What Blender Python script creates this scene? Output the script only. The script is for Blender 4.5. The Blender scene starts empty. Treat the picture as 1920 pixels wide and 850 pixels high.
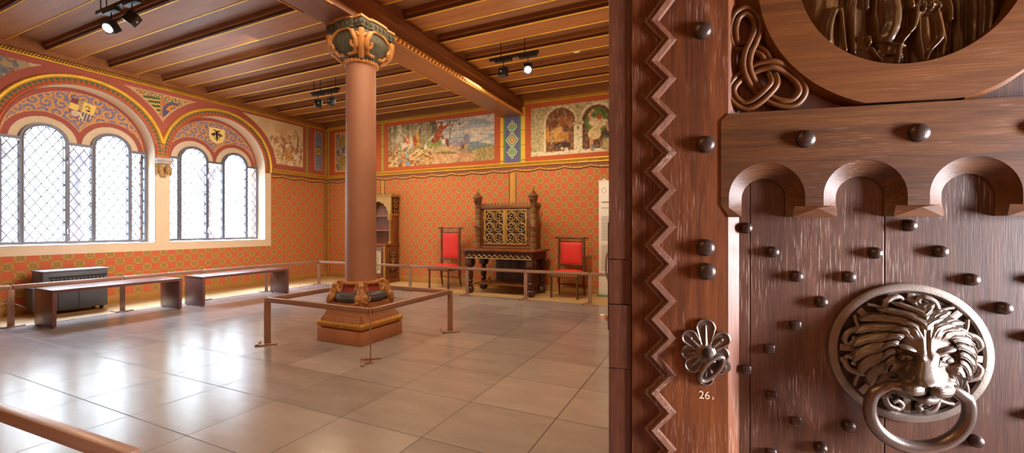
import bpy, bmesh, math, random
import numpy as np
from mathutils import Vector, Matrix
from mathutils.geometry import tessellate_polygon
random.seed(7); RNG = np.random.RandomState(5)
PI = math.pi
SC = bpy.context.scene
COL = SC.collection
# ------------------------------------------------------------- camera, world, exposure, big lights
SC.view_settings.view_transform = 'Standard'
SC.view_settings.look = 'None'
SC.view_settings.exposure = 0.15
SC.view_settings.gamma = 1.0
SC.view_settings.use_curve_mapping = False
cam = bpy.data.cameras.new('camera'); camo = bpy.data.objects.new('camera', cam); COL.objects.link(camo)
cam.sensor_width = 36.0; cam.lens = 805.0 / 1920 * 36; cam.shift_y = 2.0 / 1920
cam.clip_start = 0.02; cam.clip_end = 100
camo.location = (0, 0, 1.25); camo.rotation_euler = (PI / 2, 0, math.radians(25))
SC.camera = camo
W = bpy.data.worlds.new('sky'); SC.world = W; W.use_nodes = True
bg = W.node_tree.nodes['Background']
bg.inputs[0].default_value = (0.80, 0.90, 1.0, 1); bg.inputs[1].default_value = 12.0

def area(name, loc, rot, sx, sy, power, col, spread=PI):
    l = bpy.data.lights.new(name, 'AREA'); l.shape = 'RECTANGLE'; l.size = sx; l.size_y = sy
    l.energy = power; l.color = col; l.spread = spread
    o = bpy.data.objects.new(name, l); COL.objects.link(o); o.location = loc; o.rotation_euler = rot
    return o
def aim(o, target):
    o.rotation_euler = (Vector(target) - Vector(o.location)).to_track_quat('-Z', 'Y').to_euler()
def spot(name, loc, target, power, col, angle=80, blend=.6, r=.05):
    l = bpy.data.lights.new(name, 'SPOT'); l.energy = power; l.color = col
    l.spot_size = math.radians(angle); l.spot_blend = blend; l.shadow_soft_size = r
    o = bpy.data.objects.new(name, l); COL.objects.link(o); o.location = loc; aim(o, target)
    return o
WARM = (1.0, .77, .52)
# daylight from the bright sky high outside the two windows
o = area('sky_daylight', (-12.6, 4.0, 6.6), (0, 0, 0), 7.0, 3.4, 13000, (.68, .76, 1.0)); aim(o, (-7.5, 4.2, 1.2))
# daylight from the doorway on the right of the camera
o = area('doorway_daylight', (1.78, .74, 1.16), (0, 0, 0), .20, .7, 160, (.88, .86, .92)); aim(o, (.2, .87, 1.0))
# added warm fill from the entrance side, no fitting stands for it
o = area('entrance_fill', (-1.6, -.7, 3.3), (0, 0, 0), 1.6, .4, 24, (1, .62, .28)); aim(o, (-1.0, 3.0, .8))
area('room_fill', (-2.2, 3.0, 3.6), (0, 0, 0), 2.4, 2.0, 80, WARM)  # added overhead fill for warm ambient, without a fitting
area('back_fill', (-5.0, 6.0, 3.6), (0, 0, 0), 4.5, .5, 100, WARM)  # added warm fill strip near the back wall, without a fitting
# added fill that brightens the window wall, no lamps hang there
o = area('wall_wash_fill', (-5.6, 3.9, 3.45), (0, 0, 0), .3, 4.0, 62, (1, .84, .68), math.radians(105)); aim(o, (-9.0, 3.9, 2.5))
# added upward fill to brighten the panelled ceiling
area('ceiling_fill', (-2.4, 5.3, 1.9), (PI, 0, 0), 4.0, 2.0, 48, (1, .74, .46))
area('ceiling_fill', (-6.3, 3.6, 1.6), (PI, 0, 0), 2.5, 3.0, 16, (1, .84, .68))

# ------------------------------------------------------------- node helpers
class N:
    def __init__(s, nt, k): s.nt = nt; s.k = k
    def _op(s, op, o=None, o2=None, rev=False):
        m = s.nt.nodes.new('ShaderNodeMath'); m.operation = op
        a, b = (o, s) if rev else (s, o)
        for i, q in enumerate((a, b, o2)):
            if q is None: continue
            if isinstance(q, N): s.nt.links.new(q.k, m.inputs[i])
            else: m.inputs[i].default_value = q
        return N(s.nt, m.outputs[0])
    def __add__(s, o): return s._op('ADD', o)
    def __radd__(s, o): return s._op('ADD', o)
    def __sub__(s, o): return s._op('SUBTRACT', o)
    def __rsub__(s, o): return s._op('SUBTRACT', o, rev=True)
    def __mul__(s, o): return s._op('MULTIPLY', o)
    def __rmul__(s, o): return s._op('MULTIPLY', o)
    def __truediv__(s, o): return s._op('DIVIDE', o)
    def lt(s, o): return s._op('LESS_THAN', o)
    def gt(s, o): return s._op('GREATER_THAN', o)
    def floor(s): return s._op('FLOOR')
    def fract(s): return s._op('FRACT')
    def abs(s): return s._op('ABSOLUTE')
    def sin(s): return s._op('SINE')
    def sqrt(s): return s._op('SQRT')
    def pw(s, o): return s._op('POWER', o)
    def mod2(s): return (s * .5).fract() * 2
    def max(s, o): return s._op('MAXIMUM', o)
    def min(s, o): return s._op('MINIMUM', o)
def s2l(c):
    return tuple((x / 12.92 if x <= .04045 else ((x + .055) / 1.055) ** 2.4) for x in c)
def hx(h):
    h = h.lstrip('#'); return s2l(tuple(int(h[i:i + 2], 16) / 255 for i in (0, 2, 4)))
def newmat(name, base=(.5, .5, .5), rough=.5, metal=0.0, spec=.5):
    m = bpy.data.materials.new(name); m.use_nodes = True
    b = m.node_tree.nodes['Principled BSDF']
    b.inputs['Base Color'].default_value = (*base[:3], 1); b.inputs['Roughness'].default_value = rough
    b.inputs['Metallic'].default_value = metal; b.inputs['Specular IOR Level'].default_value = spec
    return m, m.node_tree, b
def coords(nt, kind='Object'):
    t = nt.nodes.new('ShaderNodeTexCoord'); return t.outputs[kind]
def xyz(nt):
    s = nt.nodes.new('ShaderNodeSeparateXYZ'); nt.links.new(coords(nt), s.inputs[0])
    return [N(nt, s.outputs[i]) for i in range(3)]
def mixc(nt, f, a, b):
    m = nt.nodes.new('ShaderNodeMix'); m.data_type = 'RGBA'
    for sk, v in ((m.inputs[0], f), (m.inputs[6], a), (m.inputs[7], b)):
        if isinstance(v, N): nt.links.new(v.k, sk)
        elif hasattr(v, 'node'): nt.links.new(v, sk)
        elif isinstance(v, tuple): sk.default_value = (*v[:3], 1)
        else: sk.default_value = v
    return m.outputs[2]
def noise(nt, scale=(1, 1, 1), sc=1.0, detail=4, rough=.55, dist=0.0, vec=None):
    mp = nt.nodes.new('ShaderNodeMapping'); mp.inputs['Scale'].default_value = scale
    nt.links.new(vec or coords(nt), mp.inputs[0])
    n = nt.nodes.new('ShaderNodeTexNoise'); n.inputs['Scale'].default_value = sc
    n.inputs['Detail'].default_value = detail; n.inputs['Roughness'].default_value = rough
    n.inputs['Distortion'].default_value = dist
    nt.links.new(mp.outputs[0], n.inputs['Vector']); return N(nt, n.outputs[0])
def ramp(nt, f, stops):
    r = nt.nodes.new('ShaderNodeValToRGB'); nt.links.new(f.k, r.inputs[0])
    e = r.color_ramp.elements
    e[0].position = stops[0][0]; e[0].color = (*stops[0][1], 1)
    e[1].position = stops[-1][0]; e[1].color = (*stops[-1][1], 1)
    for p, c in stops[1:-1]:
        q = e.new(p); q.color = (*c, 1)
    return r.outputs[0]
def bump(nt, b, h, strength=.3, dist=.002):
    n = nt.nodes.new('ShaderNodeBump'); n.inputs['Strength'].default_value = strength
    n.inputs['Distance'].default_value = dist
    nt.links.new(h.k if isinstance(h, N) else h, n.inputs['Height']); nt.links.new(n.outputs[0], b.inputs['Normal'])
def plain(name, hexc, rough=.5, metal=0.0, var=.12, sc=8, bmp=.1):
    c = hx(hexc); m, nt, b = newmat(name, c, rough, metal)
    n = noise(nt, sc=sc)
    nt.links.new(ramp(nt, n, [(.25, tuple(x * (1 - var) for x in c)), (.75, tuple(min(1, x * (1 + var)) for x in c))]), b.inputs['Base Color'])
    if bmp: bump(nt, b, noise(nt, sc=sc * 6), bmp, .002)
    return m
def wood(name, dark, mid, light, axis=0, sc=1.0, rough=.4, streak=0.0, bmp=.35, spec=.5, knots=.5):
    m, nt, b = newmat(name, hx(mid), rough, 0, spec)
    st = [22.0, 22.0, 22.0]; st[axis] = 1.6
    st = tuple(x * sc for x in st)
    big = noise(nt, tuple(x * .18 for x in st), 1.0, 3, .5, .6)
    fine = noise(nt, st, 1.6, 6, .62, .8)
    vf = [260.0, 260.0, 260.0]; vf[axis] = 9.0
    hair = noise(nt, tuple(x * sc for x in vf), 1.0, 3, .6)
    f = big * .45 + fine * .4 + hair * .15
    c = ramp(nt, f, [(.32, hx(dark)), (.5, hx(mid)), (.68, hx(light))])
    if streak:
        sm = noise(nt, (3 * sc, 3 * sc, 3 * sc), 1.0, 3, .5)
        g = ((hair - .56) * 9).max(0).min(1) * ((sm - .48) * 8).max(0).min(1) * streak
        c = mixc(nt, g, c, hx('#b9a79c'))
        nt.links.new((rough + g * .1).k if isinstance(g, N) else g, b.inputs['Roughness'])
    nt.links.new(c, b.inputs['Base Color'])
    bump(nt, b, fine * .6 + hair * .5, bmp, .0015 / max(sc, .3))
    return m
def vcol_mat(name, rough=.7, attr='paint'):
    m, nt, b = newmat(name, (.5, .5, .5), rough, 0, .2)
    a = nt.nodes.new('ShaderNodeAttribute'); a.attribute_name = attr
    n = noise(nt, sc=30)
    hs = nt.nodes.new('ShaderNodeHueSaturation'); nt.links.new(a.outputs['Color'], hs.inputs['Color'])
    nt.links.new((n * .3 + .85).k, hs.inputs['Value'])
    nt.links.new(hs.outputs[0], b.inputs['Base Color']); return m

# ------------------------------------------------------------- mesh helpers
class MB:
    def __init__(s): s.v = []; s.f = []; s.m = []; s.cur = 0
    def add(s, vs, fs):
        o = len(s.v); s.v += [tuple(x) for x in vs]; s.f += [tuple(i + o for i in f) for f in fs]; s.m += [s.cur] * len(fs)
        return s
    def box(s, x0, x1, y0, y1, z0, z1, M=None):
        vs = [Vector((x, y, z)) for x in (x0, x1) for y in (y0, y1) for z in (z0, z1)]
        if M is not None: vs = [M @ p for p in vs]
        return s.add(vs, [(0, 1, 3, 2), (4, 6, 7, 5), (0, 4, 5, 1), (2, 3, 7, 6), (0, 2, 6, 4), (1, 5, 7, 3)])
    def bbox(s, x0, x1, y0, y1, z0, z1, b=.004, M=None):
        # bevelled box
        b = min(b, (x1 - x0) / 2.01, (y1 - y0) / 2.01, (z1 - z0) / 2.01)
        bm = bmesh.new(); bmesh.ops.create_cube(bm, size=1)
        for v in bm.verts:
            v.co = Vector((x0 if v.co.x < 0 else x1, y0 if v.co.y < 0 else y1, z0 if v.co.z < 0 else z1))
        bmesh.ops.bevel(bm, geom=bm.edges[:] + bm.verts[:], offset=b, segments=2, affect='EDGES', profile=.5)
        bm.verts.index_update()
        vs = [(M @ v.co if M is not None else v.co.copy()) for v in bm.verts]
        fs = [tuple(v.index for v in f.verts) for f in bm.faces]; bm.free()
        return s.add(vs, fs)
    def lathe(s, prof, cx=0, cy=0, n=32, M=None, cap=True):
        vs = []; fs = []
        for r, z in prof:
            for i in range(n):
                a = 2 * PI * i / n; p = Vector((cx + r * math.cos(a), cy + r * math.sin(a), z))
                vs.append(M @ p if M is not None else p)
        k = len(prof)
        for j in range(k - 1):
            for i in range(n):
                fs.append((j * n + i, j * n + (i + 1) % n, (j + 1) * n + (i + 1) % n, (j + 1) * n + i))
        if cap:
            fs.append(tuple(reversed(range(n)))); fs.append(tuple((k - 1) * n + i for i in range(n)))
        return s.add(vs, fs)
    def cyl(s, p0, p1, r, n=16, r1=None):
        return s.tube([p0, p1], r if r1 is None else [r, r1], n)
    def tube(s, pts, r, n=8, closed=False, flat=1.0, up=None):
        P = [Vector(p) for p in pts]; k = len(P)
        R = r if isinstance(r, (list, tuple)) else [r] * k
        vs = []; prev = Vector(up) if up else None
        for i in range(k):
            if closed: t = P[(i + 1) % k] - P[i - 1]
            else: t = P[min(i + 1, k - 1)] - P[max(i - 1, 0)]
            if t.length < 1e-9: t = Vector((0, 0, 1))
            t.normalize()
            if prev is None: prev = Vector((0, 0, 1)) if abs(t.z) < .9 else Vector((1, 0, 0))
            b = t.cross(prev)
            if b.length < 1e-6: b = t.cross(Vector((.3, .9, .1)))
            b.normalize(); nn = b.cross(t).normalized()
            if not up: prev = nn
            for j in range(n):
                a = 2 * PI * j / n
                vs.append(P[i] + b * (math.cos(a) * R[i]) + nn * (math.sin(a) * R[i] * flat))
        fs = []
        for i in range(k if closed else k - 1):
            i2 = (i + 1) % k
            for j in range(n):
                fs.append((i * n + j, i * n + (j + 1) % n, i2 * n + (j + 1) % n, i2 * n + j))
        if not closed:
            fs.append(tuple(reversed(range(n)))); fs.append(tuple((k - 1) * n + j for j in range(n)))
        return s.add(vs, fs)
    def ell(s, c, r, M=None, nu=16, nv=10):
        c = Vector(c); vs = []; fs = []
        for j in range(nv + 1):
            th = PI * j / nv
            for i in range(nu):
                a = 2 * PI * i / nu
                p = Vector((r[0] * math.sin(th) * math.cos(a), r[1] * math.sin(th) * math.sin(a), r[2] * math.cos(th)))
                vs.append(c + (M @ p if M is not None else p))
        for j in range(nv):
            for i in range(nu):
                q = (j * nu + i, (j + 1) * nu + i, (j + 1) * nu + (i + 1) % nu, j * nu + (i + 1) % nu)
                fs.append(q)
        return s.add(vs, fs)
    def plate(s, loops, f, d0, d1, sides=True):
        # loops: outer + holes of 2D points, f(a,b,d)->3D ; two caps and side walls
        pts = [Vector((a, b, 0)) for L in loops for a, b in L]
        tri = tessellate_polygon([[Vector((a, b, 0)) for a, b in L] for L in loops])
        n = len(pts)
        vs = [f(p.x, p.y, d0) for p in pts] + [f(p.x, p.y, d1) for p in pts]
        fs = [tuple(t) for t in tri] + [tuple(n + i for i in reversed(t)) for t in tri]
        if sides:
            o = 0
            for L in loops:
                k = len(L)
                for i in range(k):
                    fs.append((o + i, o + (i + 1) % k, n + o + (i + 1) % k, n + o + i))
                o += k
        return s.add(vs, fs)
    def twist(s, x, y, z0, z1, r, turns, n=16, amp=.28, seg=10, starts=2):
        k = int(max(8, abs(turns) * seg)); vs = []; fs = []
        for j in range(k + 1):
            t = j / k; z = z0 + (z1 - z0) * t
            for i in range(n):
                a = 2 * PI * i / n
                rr = r * (1 + amp * math.sin(starts * (a + 2 * PI * turns * t)))
                vs.append((x + rr * math.cos(a), y + rr * math.sin(a), z))
        for j in range(k):
            for i in range(n):
                fs.append((j * n + i, j * n + (i + 1) % n, (j + 1) * n + (i + 1) % n, (j + 1) * n + i))
        fs.append(tuple(reversed(range(n)))); fs.append(tuple(k * n + i for i in range(n)))
        return s.add(vs, fs)
    def build(s, name, mats, parent=None, smooth=35, loc=None, label=None, fix=True, **props):
        me = bpy.data.meshes.new(name); me.from_pydata(s.v, [], s.f)
        if not isinstance(mats, (list, tuple)): mats = [mats]
        for m in mats: me.materials.append(m)
        if len(mats) > 1: me.polygons.foreach_set('material_index', s.m)
        if fix:
            bm = bmesh.new(); bm.from_mesh(me); bmesh.ops.recalc_face_normals(bm, faces=bm.faces[:]); bm.to_mesh(me); bm.free()
        me.update()
        if smooth:
            me.polygons.foreach_set('use_smooth', [True] * len(me.polygons)); me.set_sharp_from_angle(angle=math.radians(smooth))
        o = bpy.data.objects.new(name, me); COL.objects.link(o)
        if parent is not None: o.parent = parent
        if loc is not None: o.location = loc
        if label: o['label'] = label
        for k, v in props.items(): o[k] = v
        return o
def thing(name, label, cat, loc=(0, 0, 0), rz=0, group=None, kind=None):
    o = bpy.data.objects.new(name, None); COL.objects.link(o); o.location = loc; o.rotation_euler = (0, 0, rz)
    o.empty_display_size = .1
    if label: o['label'] = label
    if cat: o['category'] = cat
    if group: o['group'] = group
    if kind: o['kind'] = kind
    return o
def arc(cx, cy, r, a0, a1, n):
    return [(cx + r * math.cos(a0 + (a1 - a0) * i / n), cy + r * math.sin(a0 + (a1 - a0) * i / n)) for i in range(n + 1)]
def smoothpath(pts, k=6, closed=False):
    P = [Vector(p) for p in pts]; n = len(P); out = []
    rng = range(n) if closed else range(n - 1)
    for i in rng:
        p1 = P[i]; p2 = P[(i + 1) % n]
        p0 = P[i - 1] if (closed or i > 0) else p1
        p3 = P[(i + 2) % n] if (closed or i + 2 < n) else p2
        for j in range(k):
            t = j / k
            out.append(.5 * ((2 * p1) + (p2 - p0) * t + (2 * p0 - 5 * p1 + 4 * p2 - p3) * t * t + (3 * p1 - p0 - 3 * p2 + p3) * t ** 3))
    if not closed: out.append(P[-1])
    return out
def paint_grid(name, u0, u1, v0, v1, step, f3, color, keep, mat, parent=None, label=None):
    nu = int(round((u1 - u0) / step)) + 1; nv = int(round((v1 - v0) / step)) + 1
    U, V = np.meshgrid(np.linspace(u0, u1, nu), np.linspace(v0, v1, nv))
    rgb = np.clip(color(U, V), 0, 1)
    lin = np.where(rgb <= .04045, rgb / 12.92, ((rgb + .055) / 1.055) ** 2.4)
    co = f3(U, V).reshape(-1, 3)
    idx = np.arange(nu * nv).reshape(nv, nu)
    q = np.stack([idx[:-1, :-1], idx[:-1, 1:], idx[1:, 1:], idx[1:, :-1]], -1).reshape(-1, 4)
    if keep is not None:
        Uc = (U[:-1, :-1] + U[1:, 1:]) / 2; Vc = (V[:-1, :-1] + V[1:, 1:]) / 2
        q = q[keep(Uc, Vc).reshape(-1)]
    used = np.unique(q); rm = -np.ones(nu * nv, int); rm[used] = np.arange(len(used))
    q = rm[q]; co = co[used]; lin = lin.reshape(-1, 3)[used]
    me = bpy.data.meshes.new(name); me.vertices.add(len(co)); me.vertices.foreach_set('co', co.ravel())
    me.loops.add(q.size); me.loops.foreach_set('vertex_index', q.ravel().astype(np.int32))
    me.polygons.add(len(q)); me.polygons.foreach_set('loop_start', np.arange(0, q.size, 4, dtype=np.int32))
    me.update(calc_edges=True)
    a = me.color_attributes.new('paint', 'FLOAT_COLOR', 'POINT')
    a.data.foreach_set('color', np.concatenate([lin, np.ones((len(lin), 1))], 1).ravel())
    me.materials.append(mat)
    o = bpy.data.objects.new(name, me); COL.objects.link(o)
    if parent is not None: o.parent = parent
    if label: o['label'] = label
    return o
# painting primitives on numpy canvases
def C(h): h = h.lstrip('#'); return np.array([int(h[i:i + 2], 16) / 255 for i in (0, 2, 4)])
def fill(shape, h):
    a = np.zeros(shape + (3,)); a[:] = C(h); return a
def put(img, mask, h, a=1.0):
    m = (np.clip(mask, 0, 1) * a)[..., None]; img[:] = img * (1 - m) + C(h) * m
def ellm(U, V, cu, cv, ru, rv, ang=0, soft=.15):
    c, s = math.cos(ang), math.sin(ang); x = (U - cu) * c + (V - cv) * s; y = -(U - cu) * s + (V - cv) * c
    return np.clip((1 - np.sqrt((x / ru) ** 2 + (y / rv) ** 2)) / soft + .5, 0, 1)
def linem(U, V, pts, w, soft=.4):
    d = np.full(U.shape, 1e9)
    for (x0, y0), (x1, y1) in zip(pts[:-1], pts[1:]):
        dx, dy = x1 - x0, y1 - y0; L = dx * dx + dy * dy + 1e-12
        t = np.clip(((U - x0) * dx + (V - y0) * dy) / L, 0, 1)
        d = np.minimum(d, np.hypot(U - x0 - t * dx, V - y0 - t * dy))
    return np.clip((w - d) / (w * soft) + .5, 0, 1)
def polym(U, V, pts):
    ins = np.zeros(U.shape, bool); n = len(pts)
    for i in range(n):
        x0, y0 = pts[i]; x1, y1 = pts[(i + 1) % n]
        c = ((y0 > V) != (y1 > V)) & (U < (x1 - x0) * (V - y0) / ((y1 - y0) if y1 != y0 else 1e-9) + x0)
        ins ^= c
    return ins.astype(float)
def vnoise(U, V, s, seed=0):
    x = U * s + 1000; y = V * s + 1000; xi = np.floor(x).astype(int); yi = np.floor(y).astype(int)
    fx = x - xi; fy = y - yi; fx = fx * fx * (3 - 2 * fx); fy = fy * fy * (3 - 2 * fy)
    def h(a, b):
        n = (a * 374761393 + b * 668265263 + seed * 1442695041) & 0x7fffffff
        n = (n ^ (n >> 13)) * 1274126177 & 0x7fffffff
        return ((n ^ (n >> 16)) & 0xffff) / 65535.0
    return (h(xi, yi) * (1 - fx) + h(xi + 1, yi) * fx) * (1 - fy) + (h(xi, yi + 1) * (1 - fx) + h(xi + 1, yi + 1) * fx) * fy
def fbm(U, V, s, seed=0, o=3):
    r = 0; a = .5
    for i in range(o): r = r + a * vnoise(U, V, s * 2 ** i, seed + i); a *= .5
    return r / (1 - .5 ** o)
def scroll(U, V, cell, seed=0):
    # field of spirals: >0 inside scroll strands
    best = np.full(U.shape, 1e9); val = np.zeros(U.shape)
    iu = np.floor(U / cell).astype(int); iv = np.floor(V / cell).astype(int)
    for du in (-1, 0, 1):
        for dv in (-1, 0, 1):
            a = iu + du; b = iv + dv
            h1 = ((a * 73856093 ^ b * 19349663 ^ seed) & 1023) / 1023.; h2 = ((a * 83492791 ^ b * 29349663 ^ seed) & 1023) / 1023.
            cx = (a + .3 + .4 * h1) * cell; cy = (b + .3 + .4 * h2) * cell
            d = np.hypot(U - cx, V - cy); th = np.arctan2(V - cy, U - cx)
            sg = np.where(h1 > .5, 1, -1)
            w = np.sin(sg * th + d / cell * 2 * PI * 2.3 + h2 * 6)
            m = d < best; best = np.where(m, d, best); val = np.where(m, w, val)
    return val
# ------------------------------------------------------------- materials
GOLD = plain('gilding', '#e6b93e', .42, .35, .18, 14, .2)
OGOLD = plain('old_gilding', '#c08a3e', .45, .3, .3, 40, .3)
CREAM = plain('cream_plaster', '#e6d2b6', .8, 0, .05, 3)
CEILW = wood('ceiling_wood', '#6b4024', '#8f5a30', '#a86e3e', 0, .8, .5, bmp=.15, spec=.35)
CEILB = wood('ceiling_board_wood', '#5d3a28', '#7a4f34', '#946440', 0, .35, .5, bmp=.12, spec=.35)
BEAMW = wood('beam_wood', '#5c3720', '#7c4b2c', '#96613a', 1, .6, .38, bmp=.15)
DARKW = wood('dark_carved_wood', '#2a1510', '#43241a', '#5d3421', 2, 1.2, .4)
MIDW = wood('walnut', '#5a3018', '#7a4622', '#9c6230', 2, 1.2, .4)
CHAIRW = wood('chair_wood', '#3e2114', '#5f371f', '#8a5a30', 2, 1.2, .35)
METAL = plain('dark_window_metal', '#6b6d79', .5, .3, .1, 8, 0)
LEAD = plain('lead_came', '#7c7a84', .5, .3, .1, 8, 0)
STONE = plain('weathered_stone', '#b9b4b2', .85, 0, .2, 12, .4)
BLACK = plain('black_metal', '#22262c', .45, .2, .1, 8, 0)
RED = plain('red_upholstery', '#d8342e', .65, 0, .08, 40, .3)
TAUPE = plain('barrier_metal', '#a5826e', .34, .3, .06, 8, 0)
BENCH = plain('bench_laminate', '#6d4a44', .30, 0, .08, 12, .05)
GREY = plain('heater_grey', '#565a66', .5, .1, .06, 8, 0)
SHAFT = plain('column_stone', '#a2725a', .55, 0, .10, 4, .08)
WHITE = plain('white_plastic', '#e8e4da', .5, 0, .03, 4, 0)
CHROME = newmat('chrome', (.75, .76, .8), .25, .9)[0]

def wallpaper(name, hor):
    m, nt, b = newmat(name, (.6, .2, .08), .8, 0, .2)
    x, y, z = xyz(nt); u = x if hor == 'x' else y
    p = u * (1 / .127); q = z * (1 / .125)
    ip = p.floor(); iq = q.floor(); ck = (ip + iq).mod2()       # 0: rosette 1: blossom
    lp = p.fract() - .5; lq = q.fract() - .5
    d = (lp * lp + lq * lq).sqrt()
    sq = (lp.abs().pw(3.5) + lq.abs().pw(3.5)).pw(1 / 3.5)
    n1 = noise(nt, sc=3); n2 = noise(nt, sc=60)
    base = mixc(nt, n1, hx('#b98246'), hx('#c68a4c'))
    blossom = mixc(nt, n2, hx('#c66244'), hx('#d47854'))
    isb = ck.gt(.5) * sq.lt(.50)
    c = mixc(nt, isb, base, blossom)
    isr = ck.lt(.5)
    c = mixc(nt, isr * d.lt(.50), c, hx('#bd9858'))
    c = mixc(nt, isr * d.lt(.33), c, hx('#a8864c'))
    diag = (lp.abs() - lq.abs()).abs().lt(.09) * isr
    c = mixc(nt, diag * .45, c, hx('#8a7444'))
    c = mixc(nt, isr * d.lt(.12), c, hx('#b5855a'))
    nt.links.new(c, b.inputs['Base Color']); return m
WP_X = wallpaper('stencilled_wall_back', 'x'); WP_Y = wallpaper('stencilled_wall_side', 'y')

def floor_mat():
    m, nt, b = newmat('stone_floor_tiles', (.3, .27, .25), .2, 0, .5)
    x, y, z = xyz(nt)
    px = (x + 2.86) / .645; py = (y - 1.51) / .578
    rx = px.fract(); ry = py.fract()
    wn = nt.nodes.new('ShaderNodeTexWhiteNoise'); wn.noise_dimensions = '2D'
    cb = nt.nodes.new('ShaderNodeCombineXYZ'); nt.links.new(px.floor().k, cb.inputs[0]); nt.links.new(py.floor().k, cb.inputs[1])
    nt.links.new(cb.outputs[0], wn.inputs['Vector']); t = N(nt, wn.outputs[0])
    cl = noise(nt, (1, 3, 1), 2.2, 5, .6); fn = noise(nt, sc=40, detail=4)
    f = t * .35 + cl * .5 + fn * .15
    c = ramp(nt, f, [(.2, hx('#827770')), (.5, hx('#968a84')), (.85, hx('#aa9e96'))])
    e = rx.min(1 - rx) * .645; e2 = ry.min(1 - ry) * .578
    joint = e.min(e2).lt(.0036)
    edge = x.lt(-7.93).max(y.gt(6.88))
    c = mixc(nt, joint, c, hx('#4a3c36'))
    pl = (x * (1 / .9)).fract().lt(.004).max(((y + .1) * (1 / .9)).fract().lt(.004))
    c2 = mixc(nt, cl, hx('#b2915e'), hx('#cfae78'))
    c = mixc(nt, edge, c, c2)
    nt.links.new(c, b.inputs['Base Color'])
    nt.links.new((cl * .08 + .17 + edge * .3 + joint * .3).k, b.inputs['Roughness'])
    wob = noise(nt, sc=1.4, detail=2)
    bump(nt, b, wob * .6 - joint * .2 + fn * .02, .25, .003)
    return m
FLOORM = floor_mat()
GLASS = bpy.data.materials.new('leaded_glass'); GLASS.use_nodes = True
_n = GLASS.node_tree; _n.nodes.remove(_n.nodes['Principled BSDF'])
_t = _n.nodes.new('ShaderNodeBsdfTransparent'); _t.inputs[0].default_value = (.93, .97, .97, 1)
_g = _n.nodes.new('ShaderNodeBsdfGlossy'); _g.inputs['Roughness'].default_value = .08
_x = _n.nodes.new('ShaderNodeMixShader'); _x.inputs[0].default_value = .06
_n.links.new(_t.outputs[0], _x.inputs[1]); _n.links.new(_g.outputs[0], _x.inputs[2]); _n.links.new(_x.outputs[0], _n.nodes['Material Output'].inputs[0])
def emit(name, col, s):
    m = bpy.data.materials.new(name); m.use_nodes = True
    b = m.node_tree.nodes['Principled BSDF']; b.inputs['Emission Color'].default_value = (*col, 1); b.inputs['Emission Strength'].default_value = s
    return m
LAMP = emit('lit_lamp', (1, .93, .8), 60)
PAINT = vcol_mat('wall_painting')

# ------------------------------------------------------------- room shell
XL, YB, XR, YF, ZC = -9.0, 8.0, .86, -1.2, 3.97
MB().box(XL, XR, YF, YB, -.15, 0).build('floor', FLOORM, kind='structure')
ZS = 2.56; CC = (3.32, 5.40); RO = .93; SILL = .98
def opening(c):
    return [(c - RO, SILL), (c + RO, SILL)] + arc(c, ZS, RO, 0, PI, 40)
wl = MB()
fL = lambda a, b, d: (d, a, b)
wl.plate([[(YF, 0), (YB, 0), (YB, ZC + .1), (YF, ZC + .1)], opening(CC[0]), opening(CC[1])], fL, XL, XL - .30)
# cream soffits and reveals get their own material index
WALL_L = wl.build('wall_left', [WP_Y], kind='structure', fix=True, smooth=0)
rv = MB()
for c in CC:
    inner = [(c - RO + .006, SILL + .006), (c + RO - .006, SILL + .006)] + arc(c, ZS, RO - .006, 0, PI, 40)
    n = len(inner)
    vs = [(XL + .002, a, b) for a, b in inner] + [(XL - .30, a, b) for a, b in inner]
    rv.add(vs, [(i, (i + 1) % n, n + (i + 1) % n, n + i) for i in range(n)])
# cream plaster border around the openings below the arches
rv.box(XL - .004, XL + .006, 1.9, 6.46, .84, SILL)
rv.box(XL - .004, XL + .006, CC[1] + RO, 6.46, SILL, 2.47)
rv.box(XL - .004, XL + .006, CC[0] + RO, CC[1] - RO, SILL, 2.5)
rv.box(XL - .004, XL + .006, 1.9, CC[0] - RO, SILL, 2.5)
rv.build('plaster_reveal', CREAM, WALL_L, smooth=30)
MB().box(XL - .3, XR + .2, YB, YB + .2, 0, ZC + .1).build('wall_back', WP_X, kind='structure', smooth=0)
WALL_B = bpy.data.objects['wall_back']
wr = MB(); fR = lambda a, b, d: (d, a, b)
wr.plate([[(YF, 0), (YB, 0), (YB, ZC + .1), (YF, ZC + .1)], [(-.35, 0.004), (.93, 0.004), (.93, 2.25), (-.35, 2.25)]], fR, XR, XR + .2)
wr.build('wall_right', WP_Y, kind='structure', smooth=0)
MB().box(XL - .3, XR + .2, YF - .2, YF, 0, ZC + .1).build('wall_front', WP_X, kind='structure', smooth=0)

# unseen box added outside the doorway to keep open sky light off the door
vb = MB(); x0_, x1_ = XR + .2, 2.5
vb.box(x0_, x1_, -1.2, -1.1, 0, 2.6); vb.box(x0_, x1_, 1.3, 1.4, 0, 2.6); vb.box(x1_, x1_ + .1, -1.2, 1.4, 0, 2.6); vb.box(x0_, x1_, -1.2, 1.4, 2.6, 2.7); vb.box(x0_, x1_, -1.2, 1.4, -.1, 0)
vb.build('wall_sky_block', plain('sky_block_plaster', '#8f8378', .8, 0, .05, 3), kind='structure', smooth=0)

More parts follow.
